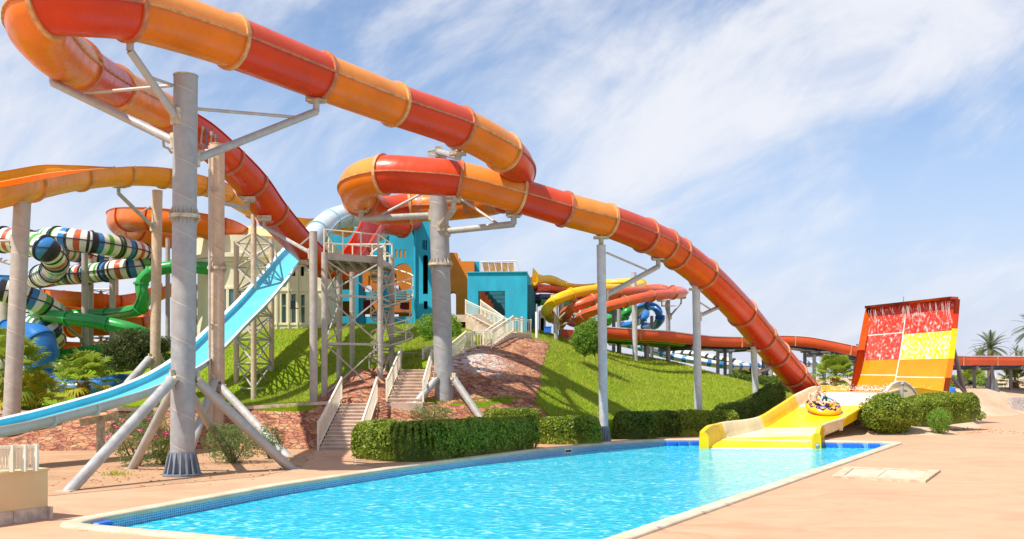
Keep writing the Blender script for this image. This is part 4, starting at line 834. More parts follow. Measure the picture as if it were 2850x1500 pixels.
for mb_t, a, b in ((ms, mpos[midx[37]], P(1673, 684, 41.2)), (ms, mpos[midx[41]], P(1937, 792, 46)), (ms, mpos[midx[43]], P(2097, 966, 51)), (ms, mpos[midx[23]], P(1274, 412, 36.3))):
    mb = MB(); mb.cyl(b-V(0, 0, .05), V(b.x, b.y, a.z-.62), .1, seg=8); c = V(b.x, b.y, a.z-.7); mb.obox(c, V(.6, 0, 0), V(0, .3, 0), V(0, 0, .1)); mb.build('saddle', M['bracket'], mb_t, smooth=False)
for bx, by, tx, ty, Yd, r, lb, mt, arms in (
    (1547, 950, 1547, 855, 60, .137, 'short pole on the hill crest in front of the yellow loop', 'pale', [(P(0, 892, 60).z, P(1592, 836, 59.3), .06), (P(0, 908, 60).z, P(1596, 878, 60.5), .06)]),
    (1768, 1005, 1764, 760, 62, .155, 'tall pale pole standing among the orange coils on the hill crest', 'pale', []),
    (1723, 988, 1723, 862, 66, .145, 'grey pole left of the tall pale one on the hill crest', 'galv', []),
    (1860, 1007, 1859, 836, 66, .148, 'grey pole under the end bend of the lowest orange tube', 'galv', [(P(0, 880, 66).z, P(1896, 830, 65.5), .06, (P(0, 852, 66).z, .8)), (P(0, 852, 66).z, P(1842, 838, 64), .05)]),
    (1800, 997, 1800, 938, 65, .17, 'stubby grey pole under the racing slide, left of the orange tube end pole', 'galv', []),
    (1814, 1000, 1814, 880, 71, .12, 'dark pole below the blue hook behind the hill', 'darksteel', []),
    (1562, 940, 1562, 842, 67, .17, 'grey pole behind the yellow loop on the hill', 'galv2', []),
    (1708, 980, 1708, 860, 72, .13, 'dark pole behind the grey one among the orange coils', 'darksteel', []),
    (2146, 1082, 2146, 1015, 66, .13, 'short grey pole in front of the dark hedge under the steep red tube', 'galv', []),
    (2125, 1075, 2125, 1000, 68, .13, 'dark short post beside the grey one under the steep red tube', 'darksteel', [])):
    colpx(bx, by+4, tx, ty, Yd, r, lb, M[mt], arms=arms, seg=12)
# posts and lattice behind the left slides
for px, ty, Yd, r, lb in ((236, 706, 61, .19, 'post carrying the upper striped tube, left one of the braced pair'), (252, 722, 64, .19, 'post just behind the left one of the braced pair'), (313, 718, 62, .18, 'post with a side bracket right of the braced pair below the striped bend'), (467, 664, 66, .15, 'thin post between the slim sand column and the tallest grey column'), (557, 678, 68, .14, 'thin post with lattice behind it, right of the tallest grey column'), (322, 770, 72, .2, 'pinkish post far behind the striped tubes'), (14, 830, 58, .3, 'stout grey post behind the leftmost column')):
    colpx(px, 1075, px, ty, Yd, r, lb, M['galv2'] if px != 322 else M['tan'], seg=12, group='posts behind the coiling slides', arms=[(P(0, ty+240, Yd).z, P(px-80, ty+160, Yd-2), .07)] if px in (236,) else ())
def lattice(name, legs, z0s, z1s, levels, r, label, mat, cat='lattice tower', br=.035, horiz=True):
    t_ = thing(name, V(legs[0].x, legs[0].y, z0s[0]), label, cat)
    for p, a, b in zip(legs, z0s, z1s): mb = MB(); mb.cyl(V(p.x, p.y, a-.1), V(p.x, p.y, b), r, seg=10); mb.build('leg', mat, t_)
    mb = MB(); n = len(legs); za = max(z0s)+.15; zb = min(z1s)-.1
    for i in range(n):
        a, b = legs[i], legs[(i+1) % n]
        if n == 2 and i == 1: break
        for k in range(levels):
            q0 = za+(zb-za)*k/levels; q1 = za+(zb-za)*(k+1)/levels
            mb.cyl(V(a.x, a.y, q0), V(b.x, b.y, q1), br, seg=6); mb.cyl(V(b.x, b.y, q0), V(a.x, a.y, q1), br, seg=6)
            if horiz: mb.cyl(V(a.x, a.y, q0), V(b.x, b.y, q0), br, seg=6)
        mb.cyl(V(a.x, a.y, zb), V(b.x, b.y, zb), br, seg=6)
    mb.build('bracing', M['rod'], t_); return t_
L1, L2, L3 = P(658, 1091, 50.5), P(706, 1118, 46.8), P(756, 1088, 51)
lattice('lattice_tower', [L1, L2, L3], [L1.z, L2.z, L3.z], [P(0, 671, 50.5).z, P(0, 597, 46.8).z, P(0, 664, 51).z], 6, .13, 'three legged lattice tower behind the open blue flume, before the cream building', M['tan'], br=.045)
for xs_, Yd, top, lb in (((244, 318), 66, 800, 'rusty cross braced lattice between the posts under the striped tubes'), ((545, 578), 70, 790, 'narrow lattice mast right of the tallest grey column'),):
    a, b, c = P(xs_[0], 1060, Yd), P(xs_[1], 1060, Yd), P(sum(xs_)/2, 1060, Yd+2.2)
    lattice('lattice_mast', [a, b, c], [a.z-.5]*3, [P(0, top, Yd).z]*3, 6, .07, lb, M['rod'], br=.04)

# platform tower with the spiral stairs
f1, f2, f3, f4 = P(903, 1116, 41), P(1058, 1077, 42.4), P(1090, 1031, 45.3), P(944, 1052, 45.6)
pz = P(0, 712, 42).z
pt = thing('platform_tower', f1, 'steel service platform on braced legs with a spiral staircase, before the blue building', 'platform')
for p, zt in ((f1, P(0, 702, 41).z), (f2, P(0, 691, 42.4).z), (f3, P(0, 716, 45.3).z), (f4, pz), (P(980, 1021, 48.5), pz)):
    mb = MB(); mb.cyl(p-V(0, 0, .2), V(p.x, p.y, zt), .125, seg=14); mb.build('leg', M['galv2'], pt)
pc = [P(908, 722, 41.4), P(1050, 711, 42.8), P(1086, 722, 45.8), P(930, 735, 45.8)]
pc = zz(pc, pz); ctr = sum(pc, V(0, 0, 0))/4; pc = [ctr+(p-ctr)*1.06 for p in pc]
deck_ = slab(pt, pc, pz+.06, .08, M['galv2'], 'deck')
mb = MB()
for a, b in zip(pc, pc[1:]+pc[:1]): mb.bar(a+V(0, 0, -.1), b+V(0, 0, -.1), .1, .26)
for k in range(1, 5): mb.bar(pc[0].lerp(pc[1], k/5)+V(0, 0, -.1), pc[3].lerp(pc[2], k/5)+V(0, 0, -.1), .07, .2)
mb.build('deck_beams', M['rod'], pt, smooth=False)
mb = MB(); hp = 1.0
for i, (a, b) in enumerate(zip(pc, pc[1:]+pc[:1])):
    for h_ in (.45, .98): mb.cyl(a+V(0, 0, h_), b+V(0, 0, h_), .03, seg=6)
    n_ = 3 if i % 2 == 0 else 2
    for k in range(n_): p = a.lerp(b, k/n_); mb.cyl(p, p+V(0, 0, hp), .03, seg=6)
mb.build('guard_rail', M['rail'], pt)
mb = MB(); lv = [P(0, 1100, 42).z, P(0, 958, 42).z, P(0, 826, 42).z, pz-.25]
for a, b in ((f1, f2), (f2, f3), (f4, f1)):
    for k in range(3):
        if k == 0 and b is f1: continue
        z0 = max(lv[k], min(a.z, b.z)+.1); z1 = lv[k+1]
        mb.cyl(V(a.x, a.y, z0), V(b.x, b.y, z1), .036, seg=7); mb.cyl(V(b.x, b.y, z0), V(a.x, a.y, z1), .036, seg=7)
        if k: mb.bar(V(a.x, a.y, z0), V(b.x, b.y, z0), .07, .09)
mb.build('bracing', M['rod'], pt)
sp = thing('spiral_staircase', f3, 'grey spiral staircase winding round the right rear leg of the service platform', 'stairs')
z0 = f3.z+.05; z1 = pz-.1; nt_ = 34; turns = 2.6; ro = .95; hel = []
for k in range(nt_):
    a = 1.2+turns*2*math.pi*k/nt_; z = z0+(z1-z0)*k/nt_; w = .24; c = V(f3.x, f3.y, z); d0 = V(math.cos(a-w), math.sin(a-w), 0); d1 = V(math.cos(a+w), math.sin(a+w), 0); h_ = V(0, 0, .05)
    mb = MB(); q = [c+d0*.17, c+d0*ro, c+d1*ro, c+d1*.17]; mb.poly([p+h_ for p in q]); mb.poly(q[::-1])
    for i in range(4): mb.quad(q[i], q[(i+1) % 4], q[(i+1) % 4]+h_, q[i]+h_)
    mb.build('tread', M['galv2'], sp, smooth=False); hel.append((c, V(math.cos(a), math.sin(a), 0)))
mb = MB(); mb.tube([c+d*ro+V(0, 0, .95) for c, d in hel], .032, 6); mb.tube([c+d*ro+V(0, 0, .05) for c, d in hel], .028, 6); mb.tube([c+d*ro+V(0, 0, .5) for c, d in hel], .02, 6)
for c, d in hel[::3]: mb.cyl(c+d*ro, c+d*ro+V(0, 0, .95), .025, seg=6)
mb.build('handrail', M['rail'], sp)
column(P(873, 1128, 39.6), P(872, 646, 39.6), .155, 'grey pole just left of the service platform, at the edge of the lawn', M['galv2'], arms=[(P(0, 705, 39.6).z, P(735, 612, 45.4), .08, (P(0, 652, 39.6).z, .25)), (P(0, 752, 39.6).z, P(850, 735, 49), .06)], seg=14)
# =====================================================================  YELLOW RUN-OUT SLIDE AND SPLASH WALL
stn = [((1972, 1250, 40.0), (2257, 1252, 40.0), .66, .60), ((1988, 1234, 40.8), (2262, 1230, 41.0), .66, .56), ((2022, 1219, 42.2), (2272, 1213, 42.3), .6, .44), ((2129, 1191, 44.6), (2330, 1186, 44.6), .46, .36), ((2180, 1161, 46.8), (2385, 1155, 46.8), .48, .4), ((2224, 1132, 49), (2430, 1128, 49), .5, .42), ((2262, 1107, 51.5), (2475, 1110, 51), .42, .42), ((2295, 1092, 54), (2530, 1101, 52.5), .34, .42), ((2340, 1091, 57), (2590, 1101, 53.5), .3, .3), ((2376, 1090, 59), (2625, 1103, 54), .3, .2)]
Ls, hl, li = spline([(P(*s[0]), s[2]) for s in stn], .3); ys = thing('splash_slide', G(2110, 1240), 'wide yellow and cream run-out slide with low side walls ending in the pool', 'water slide')
def along(pts, idx, n=10):
    out = []; 
    for a, b in zip(idx, idx[1:]):
        for k in range(n): f = a+(b-a)*k/n; i = min(int(f), len(pts)-2); u = f-i; out.append(pts[i]*(1-u)+pts[i+1]*u if isinstance(pts[i], float) else pts[i].lerp(pts[i+1], u))
    out.append(pts[-1]); return out
Rs, hr, ri2 = spline([(P(*s[1]), s[3]) for s in stn], .3)
LL, LH, RR, RH = along(Ls, li), along(hl, li), along(Rs, ri2), along(hr, ri2)
secb = [(0, 20, 'yellow'), (20, 30, 'cream'), (30, 50, 'yellow'), (50, 70, 'cream'), (70, 90, 'yellow')]
def foamy(name, col, froth=(.86, .86, .84), lo=.5, hi=.72, scl=1.3, stretch=(1, 1, 1), rough=.12):
    """wet glass fibre under a broken sheet of white running water"""
    m, nt, bs = new_mat(name); t = NT(nt); v = t.coord('Object', stretch)
    vo = t.n('ShaderNodeTexVoronoi', feature='SMOOTH_F1'); t.L.new(v, vo.inputs['Vector']); vo.inputs['Scale'].default_value = scl*2.6
    k = t.math('ADD', t.math('MULTIPLY', t.noise(v, scl*4, 8, .72, 1.2), .8), t.math('MULTIPLY', vo.outputs['Distance'], .45)); f = t.range(k, lo, hi)
    t.L.new(t.mix(f, t.mix(t.range(t.noise(v, .8, 4), .3, .7), sc(col, .9), sc(col, 1.1)), froth), bs.inputs['Base Color']); t.L.new(t.math('ADD', t.math('MULTIPLY', f, .3), rough), bs.inputs['Roughness'])
    t.bump(k, .6, .06, bs); return m
M['wetyellow'] = gelcoat('wet yellow gelcoat', (.90, .66, .002), rough=.3, d=.03); M['wetcream'] = foamy('wet cream gelcoat', (.84, .72, .46), lo=.55, hi=.95, scl=.6, stretch=(.5, 1.6, 1)); M['surge'] = foamy('surging water', (.82, .62, .25), lo=.42, hi=.66, scl=1.0)
for a, b, c in secb:
    mb = MB(); n_ = 14
    rows = [[LL[k].lerp(RR[k], j/n_) for j in range(n_+1)] for k in range(a, b+1)]
    mb.grid(rows); mb.grid([[p-V(0, 0, .09) for p in r] for r in rows][::-1])
    fo = mb.build('floor', M['surge'] if c == 'cream' and a == 50 or a == 70 else (M['wetcream'] if c == 'cream' else M['wetyellow']), ys, angle=60)
    for side, (Q, Hh, sg) in enumerate(((LL, LH, -1), (RR, RH, 1))):
        mb = MB(); rows = []
        for k in range(a, b+1):
            h_ = Hh[k]; o_ = (LL[k]-RR[k]).normalized()*(-sg); o_.z = 0; p = Q[k]; z_ = V(0, 0, 1)
            rows.append([p, p+o_*.03+z_*.05, p+o_*.10+z_*h_*.4, p+o_*.16+z_*h_, p+o_*.20+z_*(h_+.03), p+o_*.34+z_*(h_+.03), p+o_*.36+z_*(h_-.03), p+o_*.26+z_*(h_-.04), p+o_*.22+z_*h_*.4, p+o_*.16-z_*.1, p-z_*.1])
        mb.grid(rows, 0, True); mb.poly(rows[0]); mb.poly(rows[-1][::-1])
        sw = mb.build('side_wall', M[c], ys, angle=60)
        if sg == 1 and a < 60:
            mb = MB(); 
            for k in ([b-1] if a else [b]):
                o_ = (RR[k]-LL[k]).normalized(); t0 = (RR[k]-RR[max(k-3, 0)]).normalized(); q = RR[k]+o_*.26; h_ = RH[k]
                mb.obox(q+V(0, 0, h_*.3-.05), t0*.06, o_*.14, V(0, 0, h_+.05)); 
                for z_ in (.0, .25): mb.ell(q+o_*.08+V(0, 0, z_-.02), .03, .03, .03, 8)
            mb.build('joint_flange', M['cream'] if c == 'cream' else M['yellow'], sw, smooth=False)
# mouth: rounded yellow end posts, front lip, round badge
for q, sg in ((LL[0], -1), (RR[0], 1)):
    mb = MB(); o_ = V(sg, 0, 0); z_ = V(0, 0, 1); y_ = V(0, -.12, 0); pr = [q+o_*.0-z_*.3, q+o_*.02+z_*.5, q+o_*.10+z_*.64, q+o_*.26+z_*.66, q+o_*.36+z_*.58, q+o_*.38-z_*.3]
    mb.poly([p+y_ for p in pr]); mb.grid([pr+[pr[0]], [p+y_ for p in pr+[pr[0]]]]); mb.build('end_post', M['yellow'], ys, angle=30)
mb = MB(); a, b = LL[0], RR[0]; mb.grid([[a, b], [a+V(0, -.08, -.04), b+V(0, -.08, -.04)], [a+V(0, -.1, -.4), b+V(0, -.1, -.4)]]); mb.build('front_lip', M['yellow'], ys)
mb = MB(); c = RR[0]+V(.2, -.13, .2); mb.cyl(c, c+V(0, -.02, 0), .085, seg=16); bd = mb.build('badge', M['grey'], ys); mb = MB(); mb.bar(c+V(-.05, -.025, -.02), c+V(.05, -.025, .03), .02, .02); mb.bar(c+V(-.04, -.025, .03), c+V(.04, -.025, -.03), .018, .018); mb.build('badge_mark', M['white_r'], bd, smooth=False)
for x, k in ((-.5, 12), (-.5, 26), (-.5, 44)):
    q = RR[k]; mb = MB(); mb.obox(V(q.x-.3, q.y, q.z/2-.1), V(.2, 0, 0), V(0, .2, 0), V(0, 0, max(.1, q.z))); mb.build('support', M['darksteel'], ys, smooth=False); mb = MB(); q = LL[k]; mb.obox(V(q.x+.3, q.y, q.z/2-.1), V(.2, 0, 0), V(0, .2, 0), V(0, 0, max(.1, q.z))); mb.build('support', M['darksteel'], ys, smooth=False)
# arched side piece near the splash wall
mb = MB(); A_ = [(2448, 1104, 51), (2466, 1090, 51), (2484, 1070, 51.1), (2500, 1063, 51.2), (2516, 1063, 51.3), (2532, 1072, 51.4), (2546, 1090, 51.5), (2556, 1106, 51.6)]
top = [P(*q) for q in A_]; bt = [V(p.x, p.y, 1.1) for p in top]; bk = V(.12, .5, 0)
mb.grid([bt, top], 0); mb.grid([[p+bk for p in bt], [p+bk for p in top]][::-1], 0); mb.build('arch_wall', M['cream'], ys)
mb = MB(); mb.grid([[p+V(0, -.06, 0) for p in top], [p+V(0, -.06, .06) for p in top], [p+bk+V(0, .05, .06) for p in top], [p+bk+V(0, .05, 0) for p in top]], 0, True); mb.build('arch_rim', M['lip'], ys)
mb = MB(); q = P(2512, 1085, 50.8); mb.cyl(V(q.x, q.y, .9), q+V(0, 0, .25), .05, seg=8); mb.ell(q+V(0, 0, .3), .1, .1, .1, 8); mb.cyl(q, q+V(.25, .1, -.05), .06, seg=8); mb.build('valve_pipe', M['grey'], ys)

sw_ = thing('splash_wall', P(2500, 1100, 57), 'tall curved red, yellow and orange wall with water streaming down its face', 'slide wall')
Lw, _, _ = spline([(P(2376, 1092, 58.6), 1), (P(2386, 1045, 59.3), 1), (P(2399, 985, 59.8), 1), (P(2411, 920, 60.1), 1), (P(2420, 859, 60.2), 1)], .2); Rw, _, _ = spline([(P(2626, 1105, 53.6), 1), (P(2636, 1050, 54.3), 1), (P(2646, 980, 54.8), 1), (P(2654, 905, 55.1), 1), (P(2660, 833, 55.2), 1)], .2)
def at(L_, v): f = v*(len(L_)-1); i = min(int(f), len(L_)-2); return L_[i].lerp(L_[i+1], f-i)
def wallp(u, v): return at(Lw, v).lerp(at(Rw, v), u)
M['wetred'] = foamy('wet red gelcoat', (.60, .035, .012), (.80, .62, .58), lo=.60, hi=.82, scl=3.4, stretch=(1, 1, .6)); M['wetyel2'] = foamy('wet lemon gelcoat', (.88, .66, .004), lo=.56, hi=.8, scl=3.4, stretch=(1, 1, .7)); M['wetor'] = foamy('wet orange gelcoat', (.80, .24, .004), lo=.82, hi=1.1, scl=1.6); M['wetor2'] = foamy('wet deep orange gelcoat', (.76, .16, .006), lo=.8, hi=1.0, scl=2.2)
us = .455
nrm = (wallp(1, .6)-wallp(0, .6)).cross(V(0, 0, 1)).normalized()
if nrm.y > 0: nrm = -nrm
panels = [(0, us, 0, .09, 'wetor2'), (us, 1, 0, .09, 'wetor2'), (0, us, .09, .24, 'wetor'), (us, 1, .06, .22, 'wetor'), (0, us, .24, .42, 'wetor'), (us, 1, .22, .42, 'wetor'), (0, us, .42, .71, 'wetred'), (0, us, .71, 1, 'wetred'), (us, 1, .42, .69, 'wetyel2'), (us, 1, .69, 1, 'wetred')]
panels[1] = (us, 1, 0, .06, 'wetor2')
for u0, u1, v0, v1, mt in panels:
    mb = MB(); nu, nv = 8, max(2, int((v1-v0)*28)); mb.grid([[wallp(u0+(u1-u0)*i/nu, v0+(v1-v0)*j/nv) for i in range(nu+1)] for j in range(nv+1)]); mb.build('wall_panel', M[mt], sw_, angle=60)
mb = MB(); mb.grid([[wallp(i/8, j/24)-nrm*.22 for i in range(9)] for j in range(25)]); mb.build('back_shell', M['tango'], sw_)
def strip(mb, pts, off, w): 
    mb.grid([[p-nrm*.24-off*0 for p in pts], [p+nrm*w for p in pts], [p+nrm*w+off for p in pts], [p-nrm*.24+off for p in pts]], 0, True)
    for e in (0, -1):
        p = pts[e]; mb.quad(p-nrm*.24, p+nrm*w, p+nrm*w+off, p-nrm*.24+off)
ul = (Lw[-1]-Rw[-1]).normalized()*.10
for pts, off, w, mt in (([wallp(0, j/24) for j in range(25)], ul, .24, 'dkorange'), ([wallp(1, j/24) for j in range(11)], -ul, .12, 'orange'), ([wallp(1, j/24) for j in range(10, 18)], -ul, .12, 'yellow'), ([wallp(1, j/24) for j in range(17, 25)], -ul, .12, 'red'), ([wallp(i/8, 1) for i in range(9)], V(0, 0, .14), .42, 'dkorange')):
    mb = MB(); strip(mb, pts, off, w); mb.build('rim', M[mt], sw_, angle=50)
mb = MB()
for (a, b) in (((us, 0.02), (us, .99)), ((0, .24), (us, .24)), ((us, .22), (.97, .22)), ((0, .71), (us, .71))):
    ps = [wallp(a[0]+(b[0]-a[0])*k/16, a[1]+(b[1]-a[1])*k/16)+nrm*.012 for k in range(17)]
    for p, q in zip(ps, ps[1:]): mb.bar(p, q, .05, .02, up=nrm)
mb.build('panel_seams', M['lip'], sw_, smooth=False)
mb = MB()
for k in range(30):
    u = random.uniform(.03, .97); p = wallp(u, .985)+nrm*.3; l = random.uniform(.25, 1.2)
    mb.tube([p, p+V(0, 0, -l*.5)-nrm*.05, p+V(0, 0, -l)-nrm*.22], [.006, .013, .005], 5)
jets = mb.build('water_streams', foamy('falling water', (.8, .8, .8), lo=.2, hi=.5), sw_)
mb = MB(); e = wallp(us, 1); mb.cyl(e+V(0, 0, .1)+nrm*.3, e+V(0, 0, .45)+nrm*.3, .03, seg=6); mb.build('feed_pipe', M['grey'], sw_)
for q, u in ((Lw, .1), (Rw, .9)):
    p = wallp(u, .75)-nrm*.25; g = p-nrm*2.2; mb = MB(); mb.cyl(V(p.x, p.y, p.z), V(g.x, g.y, .2), .12, seg=8); p2 = wallp(u, .35)-nrm*.25; mb.cyl(p2, V(g.x, g.y, 1.2), .08, seg=8); mb.build('prop', M['darksteel'], sw_)
# spray where the surge meets the slide
def spray(name, label, ctr, ext, n, s0, s1):
    v = []; f = []
    for _ in range(n):
        p = [c+random.gauss(0, 1)*e for c, e in zip(ctr, ext)]; p[2] = ctr[2]+abs(random.gauss(0, 1))*ext[2]; s = random.uniform(s0, s1); b = len(v)
        for d in ((s, 0, -s*.5), (-s*.5, s*.87, -s*.5), (-s*.5, -s*.87, -s*.5), (0, 0, s)): v.append((p[0]+d[0], p[1]+d[1], p[2]+d[2]))
        f += [(b, b+1, b+3), (b+1, b+2, b+3), (b+2, b, b+3), (b, b+2, b+1)]
    me = bpy.data.meshes.new(name); me.from_pydata(v, [], f); me.materials.append(M['foam']); o = bpy.data.objects.new(name, me); COL.objects.link(o); tag(o, label, 'spray', kind='stuff')
M['foam'] = plain('white foam', (.82, .80, .74), .4, .08)
spray('water_spray', 'white spray thrown up where the surge meets the yellow slide', tuple(P(2400, 1085, 55.5)), (1.3, .8, .13), 450, .012, .04)
spray('water_spray', 'water drops splashing along the foot of the tall wall', tuple(P(2480, 1088, 55.8)), (1.4, 1.0, .12), 260, .012, .04)
def mouth_foam():
    v = []; f = []
    for _ in range(420):
        x = random.uniform(LL[0].x+.1, RR[0].x-.1); y = LL[0].y-.12-abs(random.gauss(0, .18)); s = random.uniform(.02, .07); b = len(v); z = WZ+.01
        k = 6; v += [(x+s*1.8*math.cos(6.28*i/k)*random.uniform(.7, 1.2), y+s*math.sin(6.28*i/k), z) for i in range(k)]+[(x, y, z+s*.5)]
        f += [(b+i, b+(i+1) % k, b+k) for i in range(k)]
    me = bpy.data.meshes.new('foam'); me.from_pydata(v, [], f); me.materials.append(M['foam']); o = bpy.data.objects.new('foam', me); COL.objects.link(o); tag(o, 'white froth on the water along the lip of the yellow slide', 'foam', kind='stuff')
mouth_foam()

# =====================================================================  PEOPLE IN THE RING
K0 = P(2291, 1143, 47.6); ftilt = math.radians(17)
LIFT = [0.0]
def q_(x, y, z): return K0+V(x, y, z+LIFT[0]+y*math.tan(ftilt))
def tubemat():
    m, nt, bs = new_mat('inflatable ring vinyl'); t = NT(nt); tc = t.n('ShaderNodeTexCoord'); sx = t.n('ShaderNodeSeparateXYZ'); t.L.new(tc.outputs['Object'], sx.inputs[0])
    a = t.math('ARCTAN2', sx.outputs[1], sx.outputs[0]); r = t.math('SQRT', t.math('ADD', t.math('POWER', sx.outputs[0], 2), t.math('POWER', t.math('MULTIPLY', sx.outputs[1], .82), 2)))
    w = t.math('ADD', .66, t.math('MULTIPLY', t.math('SINE', t.math('MULTIPLY', a, 9)), .075)); d = t.math('ABSOLUTE', t.math('SUBTRACT', r, w)); l1 = t.range(d, .030, .044, 1, 0)
    cu = t.math('FRACT', t.math('ADD', t.math('MULTIPLY', a, 9/(2*math.pi)), .6)); dx = t.math('MULTIPLY', t.math('SUBTRACT', cu, .5), .37); dy = t.math('SUBTRACT', r, .655); rr = t.math('SQRT', t.math('ADD', t.math('POWER', dx, 2), t.math('POWER', dy, 2))); l2 = t.range(t.math('ABSOLUTE', t.math('SUBTRACT', rr, .055)), .022, .034, 1, 0)
    zf = t.math('SUBTRACT', sx.outputs[2], t.math('MULTIPLY', sx.outputs[1], math.tan(math.radians(17)))); hi = t.math('GREATER_THAN', zf, .24); k = t.math('MULTIPLY', t.math('MAXIMUM', l1, l2), hi)
    c = t.mix(t.range(zf, .08, .16), (.74, .14, .005), (.88, .44, .01)); c = t.mix(k, c, (.008, .012, .15)); t.L.new(c, bs.inputs['Base Color']); bs.inputs['Roughness'].default_value = .25; return m
rg = thing('inflatable_ring', K0, 'orange and yellow inflatable ring with navy wave pattern carrying two people', 'inflatable ring')
mb = MB(); rows = []
for i in range(40):
    a = 2*math.pi*i/40; c = V(.58*math.cos(a), .74*math.sin(a), .19); d = V(math.cos(a)*.74, math.sin(a)*.58, 0).normalized(); rows.append([q_(*(c+d*(.225*math.cos(b))+V(0, 0, .19*math.sin(b)))) for b in [2*math.pi*k/16 for k in range(16)]])
mb.grid(rows+[rows[0]], 0, True); mb.build('ring', tubemat(), rg)
mb = MB(); mb.grid([[q_(.4*math.cos(2*math.pi*k/20)*s, .55*math.sin(2*math.pi*k/20)*s, .08) for k in range(20)] for s in (.02, 1.1)], 0, True); mb.build('seat_floor', M['pad'], rg)
for (x, y) in ((-.62, .1), (.0, -.62), (.66, -.2), (.62, .3)):
    mb = MB(); mb.tube([q_(x-.08, y, .35), q_(x-.04, y, .42), q_(x+.04, y, .42), q_(x+.08, y, .35)], .017, 6); mb.build('handle', M['dark'], rg)
def skin(name, col):
    m, nt, bs = new_mat(name); t = NT(nt); t.L.new(t.mix(t.range(t.noise(t.coord(), 9, 4), .3, .7), sc(col, .92), sc(col, 1.08)), bs.inputs['Base Color']); bs.inputs['Roughness'].default_value = .45; bs.inputs['Subsurface Weight'].default_value = .12; bs.inputs['Subsurface Radius'].default_value = (.02, .008, .004); return m
M['skin'] = skin('tanned skin', (.70, .42, .29)); M['skinb'] = skin('fair skin', (.76, .50, .37)); M['hair'] = plain('dark hair', (.03, .02, .015), .6, .3, 30); M['vest'] = plain('navy rash vest', (.02, .035, .07), .7, .1); M['sleeve'] = plain('pale blue sleeve', (.20, .55, .66), .7, .25, 12); M['shortb'] = plain('blue swim shorts', (.03, .40, .55), .7, .15); M['shortd'] = plain('dark swim shorts', (.03, .035, .05), .7, .15); M['lips'] = plain('lips', (.42, .10, .09), .4, .05)
def limb(mb, pts, rad, seg=10):
    pts = [q_(*p) for p in pts]; out = []; rr = []
    for i in range(len(pts)-1):
        for k in range(6): out.append(pts[i].lerp(pts[i+1], k/6)); rr.append(rad[i]+(rad[i+1]-rad[i])*k/6)
    out.append(pts[-1]); rr.append(rad[-1]); mb.tube(out, rr, seg)
    for p, r in zip(pts, rad): mb.ell(p, r, r, r, 10)
def hand(mb, w, d, up, s=1.0, curl=.5):
    """palm, four bent fingers of different length, thumb off the side"""
    w = V(*w); d = V(*d).normalized(); up = V(*up).normalized(); sd = d.cross(up).normalized(); pc_ = w+d*.045*s
    R = Matrix((sd, d, up)).transposed(); c = q_(*pc_); mb.ell(c, .040*s, .052*s, .018*s, 10, 0, R)
    for i, (x, l) in enumerate(((-.028, .062), (-.010, .074), (.010, .070), (.028, .055))):
        a = w+d*(.085*s)+sd*x*s; b = a+d*l*.5*s-up*.008*s; e = b+d*l*.45*s-up*l*curl*s; mb.tube([q_(*a), q_(*b), q_(*e)], [.010*s, .0095*s, .007*s], 7); mb.ell(q_(*e), .007*s, .007*s, .007*s, 6)
    a = w+d*.03*s-sd*.032*s; b = a+d*.03*s-sd*.025*s; e = b+d*.03*s-sd*.006*s-up*.01*s; mb.tube([q_(*a), q_(*b), q_(*e)], [.013*s, .012*s, .008*s], 7)
def head(mb, c, r, s=1.0):
    mb.ell(q_(*c), .083*s, .100*s, .125*s, 16); c2 = (c[0], c[1]-.035*s, c[2]-.06*s); mb.ell(q_(*c2), .062*s, .065*s, .065*s, 12); mb.tube([q_(c[0], c[1]-.09*s, c[2]+.02*s), q_(c[0], c[1]-.118*s, c[2]-.025*s)], [.012*s, .020*s], 8)
    for sg in (-1, 1): mb.ell(q_(c[0]+sg*.086*s, c[1]+.01*s, c[2]-.005*s), .012*s, .022*s, .034*s, 8)
def soft(o, vx):
    m1 = o.modifiers.new('union', 'REMESH'); m1.mode = 'VOXEL'; m1.voxel_size = vx; m1.use_smooth_shade = True
    m2 = o.modifiers.new('relax', 'SMOOTH'); m2.factor = .5; m2.iterations = 4; return o
def face(parent, c, s):
    mb = MB()
    for sg in (-1, 1): mb.ell(q_(c[0]+sg*.034*s, c[1]-.088*s, c[2]+.012*s), .014*s, .012*s, .009*s, 8)
    mb.build('eyes', M['dark'], parent)
    mb = MB(); mb.ell(q_(c[0], c[1]-.098*s, c[2]-.065*s), .028*s, .012*s, .010*s, 10); mo = mb.build('mouth', M['lips'], parent); mb = MB(); mb.ell(q_(c[0], c[1]-.106*s, c[2]-.062*s), .02*s, .006*s, .0045*s, 8); mb.build('teeth', M['white_r'], mo)
    mb = MB()
    for sg in (-1, 1): mb.bar(q_(c[0]+sg*.016*s, c[1]-.098*s, c[2]+.036*s), q_(c[0]+sg*.052*s, c[1]-.088*s, c[2]+.034*s), .008*s, .008*s)
    mb.build('eyebrows', M['hair'], parent)
    mb = MB(); hc = q_(c[0], c[1]+.018*s, c[2]+.032*s); mb.ell(hc, .092*s, .100*s, .108*s, 16)
    bmv = [(x, y, z) for x, y, z in mb.v]; cut = q_(c[0], c[1]-.062*s, c[2]+.03*s)
    mb.v = [(x, max(y, cut.y+ (0 if z > cut.z+.03*s else .06*s)), max(z, cut.z-.03*s)) for x, y, z in bmv]; soft(mb.build('hair', M['hair'], parent), .012*s)
LIFT[0] = .09
man = MB(); hc = (-.11, .34, .86)
man.ell(q_(-.32, .30, .18), .17, .13, .13, 14); limb(man, [(-.32, .30, .20), (-.33, .34, .36), (-.31, .37, .50)], [.15, .145, .165], 14); man.ell(q_(-.31, .37, .54), .21, .12, .12, 14); limb(man, [(-.27, .37, .60), (-.17, .36, .72)], [.075, .058])
